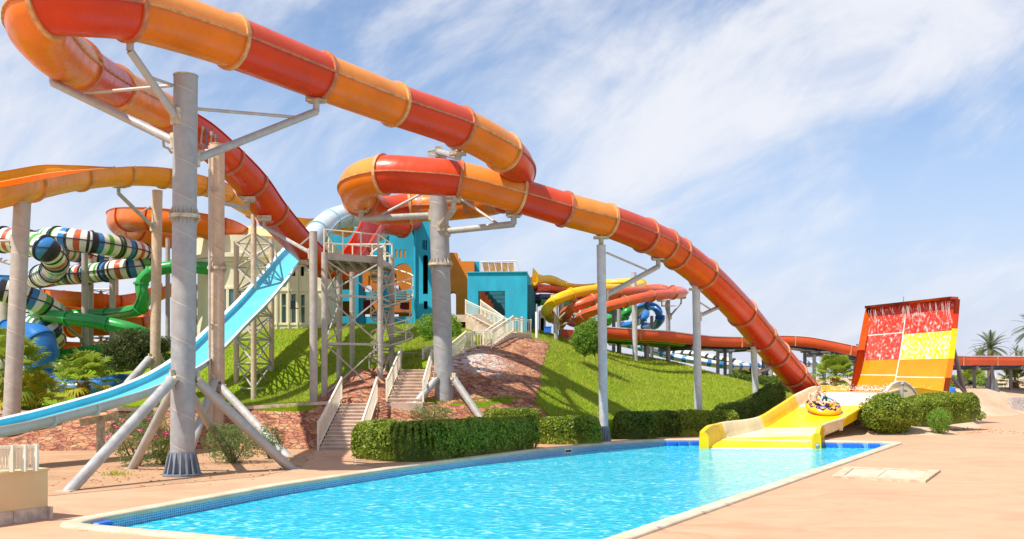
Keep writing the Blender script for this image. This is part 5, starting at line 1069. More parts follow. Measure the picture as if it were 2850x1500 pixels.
limb(man, [(-.50, .36, .60), (-.61, .27, .42), (-.575, .12, .35)], [.062, .046, .032]); limb(man, [(-.12, .40, .60), (.03, .46, .44), (.06, .30, .40)], [.062, .046, .032])
limb(man, [(-.24, .20, .17), (.02, -.16, .36), (.30, -.46, .40)], [.092, .064, .042]); limb(man, [(-.40, .20, .17), (-.25, -.12, .36), (-.12, -.5, .30)], [.092, .064, .042])
for a, d in (((.30, -.46, .40), (.12, -.5, .2)), ((-.12, -.5, .30), (.02, -.5, .2))): d = V(*d).normalized(); limb(man, [a, tuple(V(*a)+d*.10+V(0, 0, .05)), tuple(V(*a)+d*.14+V(0, 0, .10))], [.042, .036, .024])
head(man, hc, .1, 1.05); hand(man, (-.575, .12, .35), (.1, -.9, -.1), (0, 0, 1), 1.1, .8); hand(man, (.06, .30, .40), (.05, -.9, -.1), (0, 0, 1), 1.1, .7)
mo_ = thing('person', K0+V(-.3, .3, .1), 'shirtless person with short dark hair sitting at the back of the orange ring', 'person')
soft(man.build('body', M['skin'], mo_), .013); face(mo_, hc, 1.05)
mb = MB(); mb.ell(q_(-.32, .30, .19), .185, .145, .13, 14); limb(mb, [(-.24, .22, .18), (-.10, .01, .27)], [.108, .095]); limb(mb, [(-.40, .22, .18), (-.33, .02, .27)], [.108, .095]); soft(mb.build('swim_shorts', M['shortd'], mo_), .015)
LIFT[0] = .11
boy = MB(); bc = (.09, .06, .655)
limb(boy, [(.10, .06, .26), (.11, .10, .36), (.11, .10, .44)], [.10, .10, .11], 12); boy.ell(q_(.11, .10, .455), .135, .08, .075, 12); limb(boy, [(.105, .09, .50), (.095, .08, .56)], [.048, .042])
limb(boy, [(-.01, .10, .475), (-.12, -.01, .36), (-.10, -.14, .36)], [.042, .034, .024]); limb(boy, [(.23, .10, .475), (.40, .07, .41), (.54, .0, .41)], [.042, .034, .024])
limb(boy, [(.04, .0, .26), (.0, -.20, .44), (-.02, -.38, .34)], [.066, .048, .032]); limb(boy, [(.17, .0, .26), (.27, -.18, .43), (.40, -.36, .36)], [.066, .048, .032])
for a, d in (((-.02, -.38, .34), (.0, -.6, .1)), ((.40, -.36, .36), (.25, -.5, .1))): d = V(*d).normalized(); limb(boy, [a, tuple(V(*a)+d*.07+V(0, 0, .03)), tuple(V(*a)+d*.10+V(0, 0, .07))], [.032, .028, .018])
head(boy, bc, .09, .92); hand(boy, (-.10, -.14, .36), (.0, -.9, .1), (0, 0, 1), .8, .7); hand(boy, (.54, .0, .41), (.9, -.3, .0), (0, 0, 1), .8, .6)
bo_ = thing('person', K0+V(.1, .05, .1), 'child in a navy and pale blue swim top in the orange ring', 'person')
soft(boy.build('body', M['skinb'], bo_), .010); face(bo_, bc, .92)
mb = MB(); limb(mb, [(.10, .06, .28), (.11, .10, .36), (.11, .10, .44)], [.112, .112, .122], 12); mb.ell(q_(.11, .10, .46), .145, .09, .078, 12); limb(mb, [(.105, .09, .50), (.10, .085, .525)], [.058, .054]); soft(mb.build('swim_top', M['vest'], bo_), .013)
for a in ([(-.01, .10, .475), (-.12, -.01, .36)], [(.23, .10, .475), (.40, .07, .41)]): mb = MB(); limb(mb, a, [.056, .046]); soft(mb.build('sleeve', M['sleeve'], bo_), .011)
mb = MB(); mb.ell(q_(.10, .04, .25), .125, .11, .09, 12); limb(mb, [(.04, .0, .26), (.015, -.13, .37)], [.076, .066]); limb(mb, [(.17, .0, .26), (.235, -.12, .36)], [.076, .066]); soft(mb.build('swim_shorts', M['shortb'], bo_), .012)

# =====================================================================  POOLSIDE THINGS
ARROUND = sum(inner, V(0, 0, 0))/len(inner)
def edge_at(px, lo, hi):
    """point of the pool edge seen at column px between two picture rows"""
    best = None
    for i in range(len(inner)):
        a, b = inner[i], inner[(i+1) % len(inner)]
        for k in range(20):
            p = a.lerp(b, k/20); x = CX+FPX*p.x/p.y; y = HY+FPX*H/p.y
            if lo < y < hi and (best is None or abs(x-px) < best[0]): best = (abs(x-px), p, (b-a).normalized())
    return best[1], best[2]
def pad(px, lo, hi, w, label):
    p, t_ = edge_at(px, lo, hi); n_ = V(-t_.y, t_.x, 0)
    if (ARROUND-p).dot(n_) < 0: n_ = -n_
    th = thing('step_pad', V(p.x, p.y, -.2), label, 'pool pad', 'blue plastic pads on the pool wall'); mb = MB(); c = p+n_*.09+V(0, 0, -.19)
    rows = []
    for s_, o_ in ((1.0, -.085), (1.0, .05), (.94, .085), (.86, .09)): rows.append([c+t_*(a*w/2*s_)+V(0, 0, b*.17*s_)+n_*o_ for a, b in ((-1, -.8), (-.85, -1), (.85, -1), (1, -.8), (1, .8), (.85, 1), (-.85, 1), (-1, .8))])
    mb.grid(rows, 0, True); mb.poly(rows[-1]); mb.build('shell', M['pad'], th, angle=35)
    mb = MB()
    for k in range(7): mb.obox(c+t_*((k-3)*w*.115)+n_*.095, t_*.02, n_*.02, V(0, 0, .24))
    mb.build('ribs', M['pad'], th, smooth=False)
for px, lo, hi, w, lb in ((1868, 1215, 1240, .44, 'leftmost of the three blue pads on the pool wall left of the slide'), (1898, 1215, 1240, .44, 'middle of the three blue pads on the pool wall left of the slide'), (1934, 1215, 1240, .44, 'blue pad on the far pool wall, just left of the yellow slide mouth'), (2304, 1224, 1240, .44, 'blue pad on the far pool wall, just right of the yellow slide mouth'), (2352, 1224, 1240, .44, 'blue pad on the far pool wall, second one right of the yellow slide'), (2393, 1224, 1240, .44, 'blue pad on the far pool wall, third one right of the yellow slide'), (2440, 1224, 1240, .44, 'blue pad on the far pool wall, nearest the right pool corner'), (272, 1440, 1462, .42, 'blue pad on the tiled wall at the near left pool corner')): pad(px, lo, hi, w, lb)
p, t_ = edge_at(1582, 1235, 1270); n_ = V(-t_.y, t_.x, 0); n_ = n_ if (ARROUND-p).dot(n_) > 0 else -n_
sk = thing('pool_skimmer', p+V(0, 0, -.12), 'white framed skimmer slot in the blue tiled wall below the long hedge', 'skimmer'); mb = MB(); c = p+V(0, 0, -.12)
for d, l in ((V(0, 0, .06), .46), (V(0, 0, -.06), .46)): mb.obox(c+d, t_*l, n_*.05, V(0, 0, .03))
for s in (-1, 1): mb.obox(c+t_*(s*.22), t_*.03, n_*.05, V(0, 0, .09))
mb.build('frame', M['white_r'], sk, smooth=False); mb = MB(); mb.obox(c, t_*.41, n_*.012, V(0, 0, .09)); mb.build('slot', M['dark'], sk, smooth=False)
M['coping2'] = plain('pale hatch lid', (.62, .50, .36), .8, .18, 3.0, .2, bump=.4, bscale=22)
hq = [G(2314, 1331), G(2352, 1304.5), G(2618, 1313), G(2576, 1344)]; hc_ = sum(hq, V(0, 0, 0))/4
ht = thing('floor_hatch', hc_, 'pale stone framed hatch set in the pink deck beside the pool', 'hatch'); inn = [hc_+(p-hc_)*.78 for p in hq]; mb = MB()
for i in range(4):
    a, b, c, d = hq[i], hq[(i+1) % 4], inn[(i+1) % 4], inn[i]; mb.quad(*[p+V(0, 0, .06) for p in (a, b, c, d)]); mb.quad(a-V(0, 0, .02), b-V(0, 0, .02), b+V(0, 0, .06), a+V(0, 0, .06)); mb.quad(d, c, c+V(0, 0, .06), d+V(0, 0, .06))
mb.build('frame', M['hatch'], ht, smooth=False)
for u0, u1 in ((0, .45), (.46, 1)):
    a, b, c, d = inn[0].lerp(inn[3], u0), inn[0].lerp(inn[3], u1), inn[1].lerp(inn[2], u1), inn[1].lerp(inn[2], u0); mb = MB(); q4 = [x+V(0, 0, .035) for x in (a, b, c, d)]; mb.poly(q4)
    for i in range(4): mb.quad(q4[i], q4[(i+1) % 4], q4[(i+1) % 4]-V(0, 0, .03), q4[i]-V(0, 0, .03))
    mb.build('lid', M['coping2'], ht, smooth=False)
# stone depth markers set into the coping
cm = sum(inner, V(0, 0, 0))/len(inner)
mk = MB()
for px, py in ((2480, 1241), (2372, 1288), (2240, 1333), (2030, 1401), (1965, 1423), (1840, 1466), (665, 1497), (225, 1468)):
    c = G(px, py, .06)
    for i in range(4): mk.box(c+V((i-1.5)*.042, random.uniform(-.01, .01), .002), .024, .075, .004, .5+random.uniform(-.3, .3))
mk.build('depth_markers', plain('worn blue grey lettering', (.40, .38, .38), .7, .2), smooth=False, label='faded grey depth marks painted on the pale pool coping', cat='pool marks', kind='structure')
# beige parapet block with its balustrade
p1 = G(133, 1443); dd = V(.47, .88, 0).normalized(); nn = V(-dd.y, dd.x, 0); p0 = p1-dd*6; Hb = .92
bk_ = thing('parapet_block', p1, 'low sand coloured rendered block with a marble skirting at the lower left', 'low wall'); mb = MB(); cc = p0.lerp(p1, .5)+nn*1.2
mb.obox(cc+V(0, 0, Hb/2+.11), dd*6, nn*2.4, V(0, 0, Hb-.22)); bo = mb.build('wall', M['beige'], bk_, smooth=False); mb = MB()
for k in range(8): a = p1-dd*(k*.72+.36); mb.obox(a-nn*.02+nn*.05+V(0, 0, .11), dd*.712, nn*.12, V(0, 0, .22))
mb.obox(p1+dd*.006+nn*1.0+V(0, 0, .11), dd*.06, nn*2.2, V(0, 0, .22)); mb.build('skirting', M['marble'], bk_, smooth=False)
mb = MB(); mb.obox(cc+V(0, 0, Hb-.02)-nn*.0, dd*6.04, nn*2.44, V(0, 0, .05)); mb.build('coping', M['beige'], bk_, smooth=False)
bl_ = [G(-170, 1321, Hb+.005), G(-30, 1314.5, Hb+.005), G(33, 1312, Hb+.005), G(68, 1310.4, Hb+.005), G(100, 1309, Hb+.005)]
railing(bl_, 'short cream balustrade standing on the sand coloured block', .43, .05, M['rail'], None, .03)
# drain kerb stones along the sand on the right
mb = MB(); a, b = G(2684, 1161), G(2832, 1146)
for k in range(26): q = a.lerp(b, k/26); s = random.uniform(.8, 1.2); mb.obox(q+V(0, .3, .12*s), V(.36*s, .02, 0), V(0, .4, 0), V(.02, 0, .34*s))
mb.build('stone_kerb', M['stone'], smooth=False, label='row of rough reddish kerb stones between the sand mound and the deck', cat='kerb')
mb = MB(); mb.obox(P(2880, 1128, 73)+V(0, 0, 0), V(3.9, .8, 0), V(0, .6, 0), V(0, 0, 1.15)); mb.build('stone_wall', M['greystone'], smooth=False, label='low grey stone wall at the right end of the sand mound', cat='wall')

# =====================================================================  BUILDINGS
def facade(mb, o, u, nin, Wd, Ht, ops, th, mi=0, mr=0):
    us_ = sorted({0, Wd}|{x for q in ops for x in q[:2]}); vs_ = sorted({0, Ht}|{x for q in ops for x in q[2:4]}); pt_ = lambda a, b, d=0: o+u*a+V(0, 0, b)+nin*d
    for a, b in zip(us_, us_[1:]):
        for c, d in zip(vs_, vs_[1:]):
            m_, n__ = (a+b)/2, (c+d)/2
            if any(q[0] < m_ < q[1] and q[2] < n__ < q[3] for q in ops): continue
            mb.quad(pt_(a, c), pt_(b, c), pt_(b, d), pt_(a, d), mi)
    for q in ops:
        a, b, c, d = q[:4]; arch = len(q) > 4 and q[4]
        mb.quad(pt_(a, c), pt_(b, c), pt_(b, c, th), pt_(a, c, th), mr)
        if arch:
            r = (b-a)/2; k = 10; ph = min(r, d-c)*.999; pts = [(a+r-r*math.cos(math.pi*i/k), d-ph+ph*math.sin(math.pi*i/k)) for i in range(k+1)]
            for (x0, y0), (x1, y1) in zip(pts, pts[1:]): mb.quad(pt_(x0, y0), pt_(x1, y1), pt_(x1, d), pt_(x0, d), mi); mb.quad(pt_(x0, y0), pt_(x1, y1), pt_(x1, y1, th), pt_(x0, y0, th), mr)
            dl = d-ph
        else: mb.quad(pt_(a, d), pt_(b, d), pt_(b, d, th), pt_(a, d, th), mr); dl = d
        for x in (a, b): mb.quad(pt_(x, c), pt_(x, dl), pt_(x, dl, th), pt_(x, c, th), mr)
def fb(x0, x1, ytop, zb, Y, ops, th, depth, mats, parent, name='front_wall', back=(), backmat=None, roof=True, tilt=0.0):
    """a block: front facade with openings given in picture coordinates at depth Y, plus side, back wall and roof"""
    k = Y/FPX; o = V((x0-CX)*k, Y, zb); u = V(math.cos(tilt), math.sin(tilt), 0); nin = V(-u.y, u.x, 0); Wd = (x1-x0)*k; Ht = H-(ytop-HY)*k-zb
    cv = lambda q: ((q[0]-x0)*k, (q[1]-x0)*k, max(.02, H-(q[3]-HY)*k-zb), H-(q[2]-HY)*k-zb)+tuple(q[4:])
    mb = MB(); facade(mb, o, u, nin, Wd, Ht, [cv(q) for q in ops], th, 0, 0)
    for a in (0, Wd): mb.quad(o+u*a, o+u*a+nin*depth, o+u*a+nin*depth+V(0, 0, Ht), o+u*a+V(0, 0, Ht), 0)
    if roof: mb.quad(o+V(0, 0, Ht-.25), o+u*Wd+V(0, 0, Ht-.25), o+u*Wd+nin*depth+V(0, 0, Ht-.25), o+nin*depth+V(0, 0, Ht-.25), 0)
    w_ = mb.build(name, mats, parent, smooth=False)
    mb = MB(); k2 = (Y+depth)/FPX; facade(mb, o+nin*depth, u, -nin, Wd, Ht, [cv(q) for q in back], .2, 0, 0); mb.build('rear_wall', backmat or mats[0], parent, smooth=False)
    return o, u, nin, Wd, Ht
tb = thing('turquoise_building', P(1060, 905, 66), 'turquoise slide tower building with arched orange recesses', 'building')
opsA = [(1007, 1049, 735, 812, 0), (1094, 1148, 733, 807, 1), (1009, 1049, 834, 881), (1094, 1149, 832, 881), (1099, 1105, 695, 717), (1111, 1117, 695, 717), (1123, 1129, 695, 717), (940, 985, 745, 806), (940, 985, 838, 880)]
fb(915, 1158, 634, 4.5, 66, opsA, .35, 2.2, [M['teal']], tb, roof=False, back=[(1003, 1023, 786, 812, 1), (1087, 1100, 786, 807), (1134, 1146, 786, 806, 1), (1003, 1022, 869, 881), (1087, 1100, 869, 881), (1140, 1148, 867, 881)], backmat=M['orwall'])
fb(1158, 1212, 608, 4.5, 65.4, [(1177, 1191, 709, 818, 1), (1176, 1179, 668, 693), (1180.5, 1183.5, 668, 695), (1185, 1188, 668, 697), (1179, 1190, 838, 860)], .4, 6, [M['teal']], tb, 'side_wall', backmat=M['tealdark'])
k = 66/FPX
for x, mt in ((1018, 'redwall'), (1126, 'redwall')):
    c = P(x, 850, 67.2); mb = MB(); mb.obox(c, V(.6, 0, 0), V(0, .1, 0), V(0, 0, .55)); mb.build('inner_panel', M[mt], tb, smooth=False)
mb = MB(); 
for x in (1072, 1155): mb.cyl(P(x, 640, 65.9 if x < 1100 else 65.3), P(x, 905, 65.9 if x < 1100 else 65.3), .07, seg=8)
mb.build('drain_pipe', M['teal'], tb)
mb = MB()
for x in (995, 1062, 1150): a = P(x, 735, 65.85); mb.obox(P(x, 820, 65.8), V(.18, 0, 0), V(0, .3, 0), V(0, 0, 4.4))
mb.build('pilasters', M['teal'], tb, smooth=False)
mb = MB(); q = [P(924, 588, 66.5), P(1000, 582, 66.5), P(1012, 588, 68), P(1012, 640, 68), P(924, 640, 66.5), P(1000, 640, 66.5)]
for a, b in ((0, 1), (1, 2), (2, 3), (0, 4), (1, 5)): mb.cyl(q[a], q[b], .035, seg=6)
mb.build('roof_rail', M['rail'], tb)
mb = MB(); mb.tube([P(1085, 618, 62), P(1110, 616, 63), P(1140, 618, 64.5), P(1160, 622, 66)], .5, 16); mb.build('slide_start', M['redtrough'], tb)
ob = thing('orange_wall', P(1290, 905, 67), 'stepped orange wall with an arched opening between the turquoise buildings', 'building')
fb(1243, 1272, 703, 4.5, 67, [(1250, 1269, 812, 900, 1)], .4, 1.2, [M['orwall']], ob, back=[(1249, 1268, 812, 900, 1)]); fb(1272, 1280, 718, 4.5, 67, [], .4, 1.2, [M['orwall']], ob); fb(1280, 1320, 727, 4.5, 67, [], .4, 3, [M['orwall']], ob); fb(1320, 1334, 728, 4.5, 67.4, [], .4, 3, [M['teal']], ob, 'corner_wall')
cb = thing('cube_building', P(1390, 912, 60), 'turquoise cube building with one large square opening and a matting pergola on its roof', 'building')
o, u, nin, Wd, Ht = fb(1301, 1467, 757, 4.6, 60, [(1331, 1406, 810, 879)], .45, 9.5, [M['teal']], cb, roof=False, back=[(1368, 1379, 867, 880), (1387, 1396, 867, 880)], backmat=M['tealdark'], tilt=-.07)
mb = MB()
for a in (.7, Wd-.9): mb.quad(o+u*a+nin*.46, o+u*a+nin*9.3, o+u*a+nin*9.3+V(0, 0, Ht-.4), o+u*a+nin*.46+V(0, 0, Ht-.4))
mb.build('inner_walls', M['orwall'], cb, smooth=False)
for k_ in range(4): mb = MB(); mb.obox(o+u*(Wd/2)+nin*(1.4+2.1*k_)+V(0, 0, Ht-.75-.1*k_), u*(Wd-1.2), nin*.35, V(0, 0, .45)); mb.build('ceiling_beam', M['tealdark'], cb, smooth=False)
mb = MB()
for k_ in range(8): mb.obox(o+u*(Wd+.1)+nin*(1.0+1.1*k_)+V(0, 0, Ht/2-.3), u*.2, nin*.14, V(0, 0, Ht-.8))
mb.build('side_fins', M['tealdark'], cb, smooth=False)
mb = MB(); mb.obox(o+u*(Wd/2)-nin*.01+V(0, 0, Ht-.02), u*(Wd+.06), nin*.16, V(0, 0, .06)); mb.build('parapet_cap', M['teal'], cb, smooth=False)
pg = thing('roof_pergola', P(1390, 757, 62), 'tan matting pergola in a pale frame on the roof of the turquoise cube', 'pergola')
q = [P(1336, 729, 61.2), P(1434, 727, 61.2), P(1447, 756, 61.2), P(1345, 757, 61.2)]; bq = V(0, 1.8, .35)
mb = MB(); fr = [P(1337, 757, 61.2), P(1336, 729, 61.2), P(1437, 726, 61.2), P(1447, 756, 61.2)]
for a, b in zip(fr, fr[1:]): mb.cyl(a, b, .035, seg=6)
for a in (P(1396, 727, 61.2),): mb.cyl(a, P(1398, 757, 61.2), .035, seg=6)
mb.build('frame', M['rail'], pg)
for k_ in range(5):
    x0 = 1340+k_*17.5; mb = MB(); a, b, c, d = P(x0+2, 731+k_*.2, 61.5), P(x0+19, 731, 62.6), P(x0+22, 755, 61.6), P(x0+8, 755, 61.4); th = V(0, -.04, 0); mb.poly([a, b, c, d]); mb.poly([p+th for p in (a, b, c, d)][::-1])
    for i in range(4): mb.quad((a, b, c, d)[i], (a, b, c, d)[(i+1) % 4], (a, b, c, d)[(i+1) % 4]+th, (a, b, c, d)[i]+th)
    mb.build('matting', M['wood'], pg, smooth=False)
# small hut, lamp post and bin beside the cube
hu = thing('service_hut', P(1508, 920, 63), 'small beige hut just right of the turquoise cube', 'hut'); fb(1501, 1519, 864, 4.3, 63, [(1505, 1514, 885, 920)], .1, 1.2, [M['cwall']], hu, backmat=M['void'])
lp = thing('lamp_post', P(1494, 938, 54), 'slim white post on the grass at the end of the upper railing', 'post'); mb = MB(); b = P(1494, 940, 54); mb.cyl(b-V(0, 0, .1), V(b.x, b.y, P(0, 868, 54).z), .085, seg=10); mb.build('pole', M['white_r'], lp); mb = MB(); mb.cyl(V(b.x, b.y, P(0, 868, 54).z), V(b.x, b.y, P(0, 846, 54).z), .04, seg=8); mb.build('lamp_head', M['grey'], lp)
bn = thing('blue_bin', P(1520, 922, 60), 'small blue box on the grass below the yellow loop', 'bin'); mb = MB(); mb.obox(P(1524, 918, 60), V(.42, 0, 0), V(0, .4, 0), V(0, 0, .3)); mb.build('box', M['pad'], bn, smooth=False); mb = MB(); mb.obox(P(1524, 910, 60), V(.46, 0, 0), V(0, .44, 0), V(0, 0, .05)); mb.build('lid', M['pad'], bn, smooth=False)
# cream building with round end
cr = thing('cream_building', P(760, 915, 58), 'cream building with a round stepped end and tall slit windows behind the blue flume', 'building')
o, u, nin, Wd, Ht = fb(748, 905, 664, 3.6, 58, [(783, 796, 817, 898), (810, 823, 818, 898), (837, 848, 820, 898), (836, 846, 741, 768), (861, 872, 820, 898), (860, 872, 741, 768), (812, 822, 745, 768)], .3, 6, [M['cwall']], cr, backmat=M['void'])
for x0, x1, y0, y1 in ((783, 796, 817, 898), (810, 823, 818, 898), (837, 848, 820, 898), (861, 872, 820, 898)):
    k_ = 58.25/FPX; mb = MB(); c = P((x0+x1)/2, (y0+y1)/2, 58.25); mb.obox(c, V((x1-x0)*k_, 0, 0), V(0, .03, 0), V(0, 0, (y1-y0)*k_)); w_ = mb.build('window', M['glass'], cr, smooth=False); mb = MB(); mb.obox(P((x0+x1)/2, y0+(y1-y0)*.42, 58.22), V((x1-x0)*k_, 0, 0), V(0, .05, 0), V(0, 0, .08)); mb.build('transom', M['cwall'], w_, smooth=False)
mb = MB(); mb.obox(P(826, 808, 57.98), V(3.2, 0, 0), V(0, .06, 0), V(0, 0, .1)); mb.obox(P(826, 902, 57.98), V(3.2, 0, 0), V(0, .06, 0), V(0, 0, .1)); mb.build('string_course', M['cwall'], cr, smooth=False)
mb = MB()
for x in (770, 803, 828): mb.cyl(P(x, 690, 57.92), P(x, 915, 57.92), .04, seg=6)
mb.build('drain_pipe', M['cwall'], cr)
dc = P(690, 800, 61.5); dc.z = 3.5; zt = P(0, 672, 61.5).z-3.5; prf = [(2.9, 0), (2.9, zt-1.75), (3.0, zt-1.72), (3.0, zt-1.55), (3.1, zt-1.52), (3.1, zt-1.32), (3.22, zt-1.28), (3.22, zt-1.05), (2.95, zt-1.0), (2.95, zt), (2.7, zt), (2.7, zt-.2), (.01, zt-.2)]
mb = MB(); mb.lathe(dc, prf, 48); mb.build('round_tower', M['cwall'], cr, angle=30)
for x in (660, 683, 700, 722, 742):
    dx = (x-690)*61.5/FPX*.96; dy = -math.sqrt(max(0, 2.9**2-dx**2)); c = V(dc.x+dx, dc.y+dy, P(0, 838, 59).z); t0 = V(-dy, dx, 0).normalized(); n0 = V(dx, dy, 0).normalized(); mb = MB(); mb.obox(c+n0*.0, t0*.34, n0*.08, V(0, 0, 1.3)); w_ = mb.build('window', M['glass'], cr, smooth=False); mb = MB()
    for s in (-1, 1): mb.obox(c+t0*(s*.21), t0*.09, n0*.22, V(0, 0, 1.5))
    mb.obox(c+V(0, 0, .72), t0*.5, n0*.24, V(0, 0, .12)); mb.build('frame', M['cwall'], w_, smooth=False)
fl_ = thing('floodlight', P(816, 850, 57.6), 'black floodlight on a bracket on the cream wall between two slit windows', 'floodlight'); mb = MB(); mb.obox(P(816, 848, 57.5), V(.26, .05, 0), V(-.04, .22, .04), V(.02, 0, .46)); mb.build('lamp_box', M['dark'], fl_, smooth=False); mb = MB(); mb.cyl(P(822, 858, 57.6), P(830, 858, 57.9), .03, seg=6); mb.build('bracket', M['dark'], fl_)
cn = thing('shade_canopy', P(700, 668, 61), 'tan canvas shade canopy on posts above the round cream building', 'canopy'); q = [P(634, 662, 59.5), P(652, 640, 61.5), P(700, 627, 62), P(750, 636, 61.5), P(764, 662, 59.5), P(650, 655, 64), P(755, 655, 64)]
mb = MB(); mb.poly([q[0], q[4], q[3], q[2], q[1]]); mb.poly([q[1], q[2], q[5]]); mb.poly([q[2], q[3], q[6], q[5]]); mb.poly([p-V(0, 0, .05) for p in (q[0], q[4], q[3], q[2], q[1])]); mb.build('canvas', M['canvas'], cn, smooth=False)
for a in (q[0], q[4], q[5], q[6]): mb = MB(); mb.cyl(a, V(a.x, a.y, P(0, 690, 60).z), .05, seg=6); mb.build('post', M['rod'], cn)
# =====================================================================  PLANTS
def leaf_quads(C, N, size, asp=.55, jit=.9, fold=.0):
    """one four-point leaf per centre; N outward normals"""
    n = len(C); N = N+rng.normal(0, jit, (n, 3)); N /= np.linalg.norm(N, axis=1)[:, None]+1e-9; A = np.cross(N, rng.normal(0, 1, (n, 3))); A /= np.linalg.norm(A, axis=1)[:, None]+1e-9; B = np.cross(N, A); s = size*rng.uniform(.6, 1.3, n)[:, None]
    return np.stack([C-A*s, C+B*s*asp-N*s*fold, C+A*s, C-B*s*asp-N*s*fold], 1)
class Leaves:
    def __init__(s): s.v = []; s.f = []; s.m = []; s.n = 0
    def add(s, Q, m=0): k = len(Q); s.v += Q.reshape(-1, 3).tolist(); s.f += [(s.n+4*i, s.n+4*i+1, s.n+4*i+2, s.n+4*i+3) for i in range(k)]; s.m += [m]*k; s.n += 4*k
    def mesh(s, mb): 
        b = len(mb.v); mb.v += [tuple(x) for x in s.v]; mb.f += [tuple(i+b for i in f) for f in s.f]; mb.m += s.m
def raw(name, mb, mats, parent=None, label=None, cat=None, group=None, kind=None):
    me = bpy.data.meshes.new(name); off = origin(parent) if parent else V(0, 0, 0)
    me.from_pydata([(x-off.x, y-off.y, z-off.z) for x, y, z in mb.v], [], mb.f)
    for m in (mats if isinstance(mats, list) else [mats]): me.materials.append(m)
    me.polygons.foreach_set('material_index', mb.m); o = bpy.data.objects.new(name, me); COL.objects.link(o)
    if parent: o.parent = parent
    return tag(o, label, cat, group, kind)
def hedge(label, path, w, h, dens=950, size=.042, mat=None, group='clipped hedges around the pool', dome=.30, cat='hedge'):
    """clipped hedge: rounded section swept along a path, skinned with leaves over a twig core"""
    mat = mat or M['hedge']; pts, _, _ = spline([(p, 1) for p in path], .12); fr_ = frames(pts); n = len(pts); ln = sum((b-a).length for a, b in zip(pts, pts[1:])); per = 2*h+w; cnt = int(ln*per*dens)+int(w*h*2*dens)
    cap = w/2; arc = np.cumsum([0]+[(b-a).length for a, b in zip(pts, pts[1:])])
    def section(th, k): # superellipse from one foot over the top to the other
        c, s_ = np.cos(th), np.sin(th); return np.sign(c)*np.abs(c)**.45*w/2*k, np.abs(s_)**.45*h*k
    s = rng.uniform(-cap*.8, ln+cap*.8, cnt); th = rng.uniform(0, math.pi, cnt); k = 1.03-np.abs(rng.normal(0, .085, cnt)); over = np.maximum(0, np.maximum(-s, s-ln)); k = k*np.sqrt(np.clip(1-(over/(cap*.82))**3, .02, 1))
    x, z = section(th, k); z = np.where(over > 0, z**1.0, z); sc_ = np.clip(s, 0, ln); i = np.clip(np.searchsorted(arc, sc_)-1, 0, n-2); f = (sc_-arc[i])/(arc[i+1]-arc[i]+1e-9)
    PT = np.array([tuple(p) for p in pts]); RT = np.array([tuple(q[1]) for q in fr_]); TT = np.array([tuple(q[0]) for q in fr_]); TT[:, 2] = 0
    C = PT[i]*(1-f)[:, None]+PT[i+1]*f[:, None]+TT[i]*(s-sc_)[:, None]; lump = np.array([mnoise.noise(V(*c)*1.6)+.6*mnoise.noise(V(*c)*4.5) for c in C+RT[i]*x[:, None]+np.c_[0*x, 0*x, z]])
    C = C+RT[i]*(x*(1+.07*lump))[:, None]; C[:, 2] += z*(1+.06*lump)
    Nn = RT[i]*(x/(w/2)**2)[:, None]; Nn[:, 2] += z/h**2*.8; Nn += TT[i]*np.sign(s-sc_)[:, None]*(over/cap)[:, None]*2; Nn /= np.linalg.norm(Nn, axis=1)[:, None]+1e-6
    L = Leaves(); L.add(leaf_quads(C, Nn, size, .6, 1.0)); mb = MB(); L.mesh(mb)
    rows = []
    ext = [pts[0]-fr_[0][0]*cap*.62]+list(pts)+[pts[-1]+fr_[-1][0]*cap*.62]; ex_r = [fr_[0][1]]+[q[1] for q in fr_]+[fr_[-1][1]]
    for j, (p, r) in enumerate(zip(ext, ex_r)):
        kk = .80 if 0 < j < len(ext)-1 else .55; row = []
        for a in np.linspace(0, math.pi, 13): xx, z_ = section(a, kk); row.append(p+r*float(xx)+V(0, 0, float(z_)))
        rows.append(row)
    b = len(mb.f); mb.grid(rows); mb.poly(rows[0]); mb.poly(rows[-1])
    return raw('hedge', mb, mat, None, label, cat, group)
g0 = lambda x, y: V(x, y, terr(x, y)-.05)
hedge('long clipped hedge along the pool, the nearest and lowest to the water', [V(-4.45, 32.9, 0), V(-3.2, 31.9, 0), V(-2.0, 33.0, 0), V(-.9, 35.0, 0), V(.25, 37.2, 0)], 1.4, 1.16, 1150, .055)
hedge('shorter hedge between the long front hedge and the pale pool edge pole', [V(1.5, 40.0, 0), V(2.4, 39.7, 0), V(3.0, 39.6, 0)], 1.2, 1.04, 1000, .055)
hedge('dark rounded hedge just right of the pale pool edge pole', [V(4.75, 43, 0), V(5.6, 43.1, 0)], 1.3, 1.1, 950, .055, M['hedged'])
hedge('low dark hedge second right of the pale pool edge pole', [V(6.2, 44.6, 0), V(6.9, 44.8, 0)], 1.1, 1.08, 900, .055, M['hedged'])
hedge('straight hedge behind the pool wall just left of the yellow slide', [V(7.4, 45, 0), V(8.6, 45.2, 0), V(9.6, 45.4, 0)], 1.1, 1.08, 900, .055)
hedge('dark hedge climbing the lawn edge behind the yellow slide wall', [V(9.9, 47.6, .15), V(11.4, 49.4, .35), V(12.6, 50.8, .8), V(13.3, 52, 1.05)], 1.1, 1.15, 900, .04, M['hedged'])
hedge('low hedge behind the steep red tube end, on the far side of the lawn', [P(2040, 1082, 66), P(2120, 1090, 66), P(2210, 1094, 66)], 1.3, 1.0, 700, .05, M['hedged'])
hedge('flat trimmed hedge seen far off right of the hill crest poles', [P(2060, 1056, 76), P(2140, 1060, 77)], 1.3, 1.0, 500, .055, M['hedged'])
hedge('thin hedge strip on the terrace behind the long front hedge', [P(1370, 1182, 40.2), P(1480, 1180, 40.8)], .9, .62, 900, .038)
